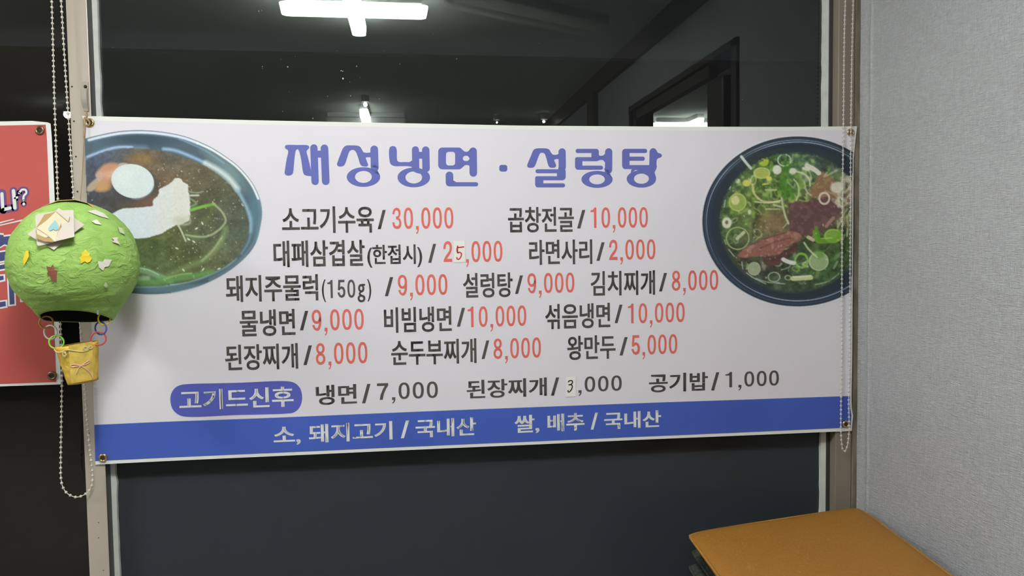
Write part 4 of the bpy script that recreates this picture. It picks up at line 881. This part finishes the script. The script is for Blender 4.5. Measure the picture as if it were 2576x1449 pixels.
def paper_green():
    m = mat('crumpled green paper', (.285, .52, .085), .75, 0, .2)
    nt = m.node_tree; b = nt.nodes['Principled BSDF']; N = nt.nodes.new; L = nt.links.new; tc = N('ShaderNodeTexCoord')
    def noise(sc, scale, det, dist=0):
        mp = N('ShaderNodeMapping'); mp.inputs['Scale'].default_value = sc; L(tc.outputs['Object'], mp.inputs[0])
        n = N('ShaderNodeTexNoise'); n.inputs['Scale'].default_value = scale; n.inputs['Detail'].default_value = det; n.inputs['Distortion'].default_value = dist
        L(mp.outputs[0], n.inputs['Vector']); return n.outputs[0]
    a = noise((1, 1, 1.8), 22, 5, 1.2); c = noise((1, 1, 1), 7, 3)
    vo = N('ShaderNodeTexVoronoi'); vo.feature = 'DISTANCE_TO_EDGE'; vo.inputs['Scale'].default_value = 26
    wp = N('ShaderNodeMixRGB'); wp.blend_type = 'ADD'; wp.inputs[0].default_value = .12; L(tc.outputs['Object'], wp.inputs[1]); L(a, wp.inputs[2]); L(wp.outputs[0], vo.inputs['Vector'])
    ad = N('ShaderNodeMath'); ad.operation = 'MULTIPLY_ADD'; L(vo.outputs[0], ad.inputs[0]); ad.inputs[1].default_value = .9; L(a, ad.inputs[2])
    bn = N('ShaderNodeBump'); bn.inputs['Distance'].default_value = .006; bn.inputs['Strength'].default_value = .75; L(ad.outputs[0], bn.inputs['Height']); L(bn.outputs[0], b.inputs['Normal'])
    cr = N('ShaderNodeValToRGB'); e = cr.color_ramp.elements; e[0].position = .3; e[0].color = (.25, .46, .085, 1); e[1].position = .75; e[1].color = (.46, .70, .21, 1)
    mx = N('ShaderNodeMath'); mx.operation = 'MULTIPLY_ADD'; L(a, mx.inputs[0]); mx.inputs[1].default_value = .5; ml = N('ShaderNodeMath'); ml.operation = 'MULTIPLY'; ml.inputs[1].default_value = .5; L(c, ml.inputs[0]); L(ml.outputs[0], mx.inputs[2])
    L(mx.outputs[0], cr.inputs[0]); L(cr.outputs[0], b.inputs['Base Color']); return m
m_green = paper_green(); m_inner = mat('shaded balloon inside', (.05, .055, .04), .9)  # inside made near black, the lack of light there put into its colour
V, F = [], []; NS, NR = 110, 76; zz = np.concatenate([np.linspace(.1384, .12, 10), np.linspace(.117, -.1339, NR - 10)])
for i, z in enumerate(zz):
    r = prad(z)
    for k in range(NS):
        a = 2 * PI * k / NS; x, y = r * math.cos(a), r * math.sin(a); d = 1 + crumple(x, y, z) / max(r, .02)
        V.append((BC.x + x * d, BC.y + y * d, BC.z + tilt_z(z, y) - max(0, (-z - .11) / .024) * .007 * (x / max(r, .02)) ** 4))
for i in range(NR - 1):
    for k in range(NS): F.append((i * NS + k, (i + 1) * NS + k, (i + 1) * NS + (k + 1) % NS, i * NS + (k + 1) % NS))
F.append(tuple(range(NS)))
o = raw('balloon', V, F, [m_green, m_inner], bal, True)
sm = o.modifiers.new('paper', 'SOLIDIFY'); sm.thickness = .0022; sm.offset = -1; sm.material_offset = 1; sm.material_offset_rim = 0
def hit(px, py, off=.0034):
    d = ray(px, py).normalized(); t_ = 1.6
    for _ in range(900):
        p = CAM + d * t_; q = p - BC; r = math.hypot(q.x, q.y)
        zq = q.z
        if -.16 < zq < .139:
            if r < prad(max(zq, -.1339)): break
        t_ += .001
    p = CAM + d * t_; q = (p - BC).normalized(); return p + q * off, q
def sticker(crop, P, m, sm_=0, name='paper_sticker'):
    pts = catmull(P, 3) if sm_ else P
    f = Flat(lambda x, y: tuple(hit(*cp(crop, x, y))[0])); f.ngon(pts); o = f.build(name, m, bal)
    s_ = o.modifiers.new('card', 'SOLIDIFY'); s_.thickness = .0006; s_.offset = 0; return o
m_pw = mat('cream sticker paper', (.76, .73, .62), .8); m_py = mat('yellow paper', (.84, .64, .035), .7); m_pb = mat('brown paper', (.24, .085, .05), .8); m_pg = mat('pale green paper', (.62, .68, .45), .8)
for P, m in (([(588, 200), (640, 190), (700, 215), (728, 248), (670, 232)], m_pw), ([(615, 265), (650, 253), (682, 290), (640, 282)], m_pw), ([(790, 305), (818, 310), (835, 353), (803, 340)], m_pg), ([(748, 375), (790, 370), (785, 390), (803, 420), (775, 408), (750, 402), (765, 390)], m_pw),
             ([(657, 528), (690, 532), (702, 515), (750, 518), (728, 562), (702, 568), (692, 592), (664, 570)], m_pw), ([(165, 520), (180, 462), (200, 460), (202, 500), (188, 530), (170, 556)], m_py), ([(318, 562), (345, 570), (362, 548), (372, 585), (390, 590), (385, 620), (386, 655), (355, 665), (345, 628), (322, 612), (330, 595)], m_pb), ([(695, 690), (708, 665), (722, 690), (712, 705)], m_pg), ([(650, 855), (665, 855), (662, 885), (650, 880)], m_pw)):
    sticker('Q', P, m)
sticker('Q', [(575, 450), (590, 470), (605, 475), (600, 492), (618, 508), (606, 532), (588, 540), (572, 530), (545, 545), (540, 520), (533, 505), (552, 492), (548, 468), (562, 470)], m_py)
# yellow tab on top
tp = [BC + Vector((dx, -.01, dz)) for dx, dz in ((-.055, .126), (-.02, .141), (.018, .143), (.045, .135), (.062, .121))]
m_tab = mat('tan yellow paper', (.66, .47, .17), .8)
V = []; F = []
for i, p in enumerate(tp): V += [p + Vector((0, -.02, -.002)), p + Vector((0, .03, -.006))]
for i in range(len(tp) - 1): F.append((2 * i, 2 * i + 1, 2 * i + 3, 2 * i + 2))
o = raw('top_tab', V, F, m_tab, bal); s_ = o.modifiers.new('card', 'SOLIDIFY'); s_.thickness = .001
# flower of folded paper
fp, fn = hit(137, 572, 0)
fn = (fn + Vector((.12, -.55, .05))).normalized()
def fl(name, P, m, h, parent, sm_=0, lift=None):
    pts = catmull(P, 3) if sm_ else [np.array(q, float) for q in P]
    c = sum(pts) / len(pts)
    bm = bmesh.new(); vs = []
    for q in pts:
        hh = h + (lift(q[0], q[1]) if lift else 0)
        vs.append(bm.verts.new(onPlane(*cp('W', q[0], q[1]), fp + fn * hh, fn)))
    for t in tessellate_polygon([[Vector((float(q[0]), float(q[1]), 0)) for q in pts]]): bm.faces.new([vs[i] for i in t])
    o = obj(name, bm, m, parent); s_ = o.modifiers.new('card', 'SOLIDIFY'); s_.thickness = .0007; s_.offset = 0; return o
m_c1 = mat('cream card', (.64, .58, .50), .8); m_c2 = mat('yellowish card', (.70, .64, .43), .8); m_c3 = mat('tan paper back and petal shade', (.42, .29, .12), .8); m_heart = mat('light blue paper', (.29, .53, .57), .8)
flw = fl('paper_flower', [(110, 1080), (600, 660), (1060, 280), (1450, 530), (1850, 790), (1400, 1130), (920, 1560), (500, 1310)], m_c1, .004, bal)
fl('square_petal', [(350, 560), (360, 490), (430, 462), (830, 400), (1000, 362), (1480, 340), (1522, 370), (1505, 430), (1522, 560), (1530, 1000), (1540, 1160), (1300, 1215), (940, 1310), (480, 1430), (430, 1425), (395, 1380), (365, 900)], m_c1, .011, flw)
fl('folded_petal', [(385, 870), (440, 770), (500, 690), (620, 485), (860, 425), (955, 388), (960, 420), (700, 660), (550, 760)], m_c3, .0145, flw)
fl('folded_petal', [(378, 920), (395, 1010), (405, 1090), (540, 1145), (660, 1185), (770, 1155), (760, 1100), (600, 1030)], m_c2, .0165, flw)
fl('centre_petal', [(370, 885), (550, 745), (700, 630), (830, 490), (955, 392), (1150, 560), (1355, 722), (1200, 740), (1110, 900), (1040, 1000), (985, 1180), (978, 1290), (930, 1300), (800, 1180), (720, 1110), (600, 1030), (480, 950)], m_c2, .0185, flw)
fl('folded_petal', [(1000, 385), (1200, 460), (1385, 545), (1350, 712)], m_c1, .0165, flw)
fl('folded_petal', [(1355, 722), (1450, 640), (1522, 565), (1530, 1000), (1540, 1155), (1240, 1230), (985, 1285), (985, 1180), (1040, 1020), (1150, 855), (1115, 745)], m_c1, .0235, flw)
for P_ in ([(960, 390), (975, 385), (1362, 705), (1352, 728)], [(372, 885), (380, 868), (560, 735), (840, 480), (950, 386), (955, 396), (700, 640), (550, 752)], [(1385, 540), (1395, 548), (1362, 700), (1350, 705)], [(985, 1180), (1030, 1010), (1110, 800), (1112, 735), (1165, 850), (1060, 1000), (992, 1180)], [(372, 930), (390, 1070), (640, 1175), (800, 1180), (925, 1300), (880, 1320), (640, 1300), (410, 1215), (385, 1100)], [(980, 1285), (1300, 1208), (1545, 1150), (1548, 1168), (1300, 1225), (940, 1318)]): fl('fold_edge_and_shade', P_, m_c3, .0190, flw)  # tan fold gaps, plus the shade below the lower left petal painted in
fl('paper_heart', [(950, 655), (1000, 730), (1038, 810), (1055, 890), (1035, 935), (985, 968), (945, 960), (895, 918), (850, 955), (800, 975), (755, 945), (743, 910), (765, 860), (850, 760)], m_heart, .0204, flw)
# link rings, hooked into each other
def ringc(x, y, r, yaw, m, dy=0):
    px, py = cp('K', x, y); c = onY(px, py, BC.y + dy); k = KPX / 6.9
    u = Vector((math.cos(yaw), math.sin(yaw), 0)); b = bmesh.new(); torus(b, c, r * k, .0019, u, Vector((0, 0, 1)), 40, 10)
    return obj('link_ring', b, m, bal, True)
pl = lambda n, c: mat(n, c, .35, 0, .5)
ringc(250, 280, 104, .55, pl('orange plastic', (.62, .34, .06)), -.002); ringc(325, 455, 120, -.25, pl('white plastic', (.82, .80, .76)), -.004); ringc(428, 625, 112, .2, pl('lime plastic', (.30, .76, .08)), -.012)
ringc(1258, 215, 112, .95, pl('yellow plastic', (.88, .66, .03)), -.006); ringc(1198, 385, 110, -.3, pl('blue plastic', (.07, .12, .40)), -.004); ringc(1158, 565, 116, .25, pl('red plastic', (.55, .07, .06)), -.008)
# yellow paper basket
ct, cb = onY(*cp('K', 792, 655), BC.y), onY(*cp('K', 897, 1318), BC.y)
ax = (ct - cb).normalized(); fu = Vector((0, -1, 0)); fu = (fu - ax * fu.dot(ax)).normalized(); ru = ax.cross(fu) * -1
RT, RB = 337 / 6.9 * KPX, 236 / 6.9 * KPX
def cup(a, h, off=0):
    p = cb.lerp(ct, h); r = RB + (RT - RB) * h + off; r *= 1 + .018 * math.sin(3 * a + 1) + .012 * math.sin(5 * a)
    return p + r * (math.cos(a) * ru + math.sin(a) * fu)
V, F = [], []; nh, na = 14, 48
for j in range(nh + 1):
    for i in range(na): V.append(cup(2 * PI * i / na, j / nh, .0008 * math.sin(i * 1.7 + j * 1.1)))
for j in range(nh):
    for i in range(na): F.append((j * na + i, j * na + (i + 1) % na, (j + 1) * na + (i + 1) % na, (j + 1) * na + i))
F.append(tuple(range(na))[::-1])
m_bask = mat('yellow paper cup', (.72, .47, .07), .65, noise=(40, .22, 4), bump=(35, .006, 5))
bk = raw('basket', V, F, m_bask, bal, True); s_ = bk.modifiers.new('paper', 'SOLIDIFY'); s_.thickness = .0012; s_.offset = -1
m_tw = mat('straw yellow cord', (.66, .58, .24), .8); m_pink = mat('pink cord', (.80, .47, .36), .7)
def cupxy(x, y, off=.0018):                     # a point on the front of the cup
    p = onY(*cp('K', x, y), BC.y); h = (p - cb).dot(ax) / (ct - cb).length; q = p - cb.lerp(ct, h); s_ = q.dot(ru); r = RB + (RT - RB) * h + off + .0014
    return cb.lerp(ct, h) + ru * s_ + fu * math.sqrt(max(r * r - s_ * s_, 1e-8))
def cord(name, P, rad, m, n=5): return obj(name, tube([Vector(cupxy(*q)) for q in catmull(P, n, False)], rad, 7), m, bk, True)
cord('paper_cord', [(470, 735), (520, 758), (600, 768), (680, 752), (740, 718), (820, 722), (900, 738), (980, 752), (1040, 748), (1080, 730)], .0014, m_tw)
def spiral(x, y, r): return [(x + r * (1 - .55 * k / 16) * math.cos(.8 * k), y + r * 1.15 * (1 - .55 * k / 16) * math.sin(.8 * k)) for k in range(17)]
cord('cord_curl', spiral(710, 790, 42), .0013, m_tw, 3); cord('cord_curl', spiral(1040, 695, 34), .0013, m_tw, 3); cord('cord_curl', spiral(1098, 690, 26), .0013, m_tw, 3)
cord('pink_bow', [(975, 995), (900, 970), (830, 975), (808, 1000), (840, 1012), (920, 1000), (975, 995), (1030, 950), (1080, 918), (1090, 940), (1050, 975), (975, 995)], .0012, m_pink)
cord('bow_tail', [(970, 1000), (930, 1050), (905, 1110), (885, 1145)], .0012, m_pink); cord('bow_tail', [(980, 1005), (1040, 1060), (1090, 1130), (1120, 1240)], .0012, m_pink)
V, F = [], []
for j in range(9):
    for i in range(7):
        q = cupxy(790 + (1120 - 790) * i / 6 + 10 * j * 0, 640 + (1300 - 640) * j / 8 - i * 8, .0012); V.append(q)
for j in range(8):
    for i in range(6): F.append((j * 7 + i, (j + 1) * 7 + i, (j + 1) * 7 + i + 1, j * 7 + i + 1))
raw('paper_flap', V, F, mat('yellow paper flap', (.70, .50, .10), .7, noise=(60, .2, 4)), bk, True)
# hanging thread
hp = [onY(212, 345, -.012), onY(209, 400, -.02), onY(207, 440, -.03), onY(205, 470, -.07), onY(203, 495, -.13)]; hp.append(Vector((onY(203, 507, BC.y).x, BC.y, BC.z + .137)))
obj('hanging_thread', tube([Vector(q) for q in catmull(hp, 4, False)], .0011, 6), m_string, bal, True)

# ------------------------------------------------------------------ cushions in the corner
def fabric(name, c, spec=.25):
    m = mat(name, c, .55, 0, spec); nt = m.node_tree; b = nt.nodes['Principled BSDF']; N = nt.nodes.new; L = nt.links.new; tc = N('ShaderNodeTexCoord')
    n = N('ShaderNodeTexNoise'); n.inputs['Scale'].default_value = 14; n.inputs['Detail'].default_value = 2; n.inputs['Distortion'].default_value = 2.5; L(tc.outputs['Object'], n.inputs['Vector'])
    sn = N('ShaderNodeMath'); sn.operation = 'MULTIPLY'; sn.inputs[1].default_value = 60; L(n.outputs[0], sn.inputs[0]); s2_ = N('ShaderNodeMath'); s2_.operation = 'SINE'; L(sn.outputs[0], s2_.inputs[0])
    th = N('ShaderNodeMapRange'); th.inputs[1].default_value = .72; th.inputs[2].default_value = 1; L(s2_.outputs[0], th.inputs[0])
    fine = N('ShaderNodeTexNoise'); fine.inputs['Scale'].default_value = 300; L(tc.outputs['Object'], fine.inputs['Vector'])
    ad = N('ShaderNodeMath'); ad.operation = 'MULTIPLY_ADD'; L(fine.outputs[0], ad.inputs[0]); ad.inputs[1].default_value = .35; L(th.outputs[0], ad.inputs[2])
    bn = N('ShaderNodeBump'); bn.inputs['Distance'].default_value = .0012; bn.inputs['Strength'].default_value = .5; L(ad.outputs[0], bn.inputs['Height']); L(bn.outputs[0], b.inputs['Normal'])
    mr = N('ShaderNodeMapRange'); mr.inputs[3].default_value = .96; mr.inputs[4].default_value = 1.16; L(th.outputs[0], mr.inputs[0])
    vs_ = N('ShaderNodeVectorMath'); vs_.operation = 'SCALE'; vs_.inputs[0].default_value = c; L(mr.outputs[0], vs_.inputs['Scale']); L(vs_.outputs[0], b.inputs['Base Color']); return m
m_gold = fabric('mustard brocade', (.35, .157, .023)); m_dgreen = mat('dark green brocade', (.055, .065, .045), .7, noise=(90, .5, 4)); m_maroon = mat('dark maroon brocade', (.035, .022, .02), .7)
def cushion(label, A, B, C_, D, zt, th, m, seam_m):
    ctr = (A + B + C_ + D) / 4
    t = thing('floor_cushion', label, 'cushion', (ctr.x, ctr.y, zt - th), 'floor cushions piled in the corner')
    n = 40; V, F = [], []; seam = .011
    def P(u, v, s):
        a, b_ = abs(2 * u - 1), abs(2 * v - 1); k = ((1 - a ** 14) * (1 - b_ ** 14)) ** .5
        # rounded corners
        uu, vv = 2 * u - 1, 2 * v - 1; q = 1 - .02 * (uu * uu * vv * vv) ** 6
        uu *= q; vv *= q; u2, v2 = (uu + 1) / 2, (vv + 1) / 2
        p = (A * (1 - u2) + B * u2) * (1 - v2) + (D * (1 - u2) + C_ * u2) * v2
        w_ = .0022 * math.sin(u * 9 + v * 4) * math.sin(v * 7 + 1) * k
        zz = zt - seam + (s * seam * k if s > 0 else s * (th - seam) * k)
        return Vector((p.x, p.y, zz + w_ - .004 * (a ** 6) * (b_ ** 6)))
    for s in (1, -1):
        for j in range(n + 1):
            for i in range(n + 1): V.append(P(i / n, j / n, s))
    o_ = (n + 1) ** 2
    for j in range(n):
        for i in range(n):
            q = j * (n + 1) + i; F.append((q, q + n + 1, q + n + 2, q + 1)); F.append((o_ + q, o_ + q + 1, o_ + q + n + 2, o_ + q + n + 1))
    raw('cover', V, F, m, t, True)
    rim = [P(i / n, 0, 0) for i in range(n)] + [P(1, i / n, 0) for i in range(n)] + [P(1 - i / n, 1, 0) for i in range(n)] + [P(0, 1 - i / n, 0) for i in range(n)]
    obj('piping', tube(rim, .0035, 6, True), seam_m, t, True)
zt = -.209; thk = .05
B_, A_ = Vector((2.115, -.045, 0)), Vector((1.548, -.163, 0)); sd_ = .56
D_q = A_ + Vector((-.09, -.99, 0)) * sd_; C_q = B_ + Vector((-.13, -.985, 0)) * sd_
m_goldp = mat('mustard piping', (.40, .19, .03), .6)
cushion('mustard gold brocade cushion on top of the corner pile', A_, B_, C_q, D_q, zt, thk, m_gold, m_goldp)
z = zt - thk - .002
def quadfrom(px, py, zz, dx=0):
    a = onZ(px, py, zz); s = Vector((a.x - A_.x, a.y - A_.y, 0)); lim = min(0, 2.118 - (B_.x + s.x)); s.x += lim * 0
    k = (2.116 - a.x) / (B_.x - A_.x)
    return [Vector((a.x, a.y, 0)), Vector((a.x + (B_ - A_).x * k, a.y + (B_ - A_).y * .9, 0)), Vector((a.x + (C_q - A_).x * k, a.y + (C_q - A_).y, 0)), Vector((a.x + (D_q - A_).x, a.y + (D_q - A_).y, 0))]
specs = [('dark maroon cushion directly under the mustard one', 1752, 1380, m_maroon, .042), ('dark green cushion third from the top of the corner pile', 1738, 1396, m_dgreen, .05), ('dark green cushion fourth from the top, its corner sticking out left', 1730, 1434, m_dgreen, .05)]
for lab, px, py, m, th in specs:
    q = quadfrom(px, py, z - th * .5); cushion(lab, *q, z, th, m, m); z -= th + .002
k = 0
while z - ZF > .03:
    th = min(.05, z - ZF - .001)
    if z - ZF - th < .03: th = z - ZF - .001
    q = [Vector((p.x + .004 * (-1) ** k, p.y, 0)) for p in (A_, B_ - Vector((.006, 0, 0)), C_q, D_q)]
    cushion('dark green cushion low in the corner pile, below the frame', *q, z, th, m_dgreen, m_dgreen); z -= th + .002; k += 1
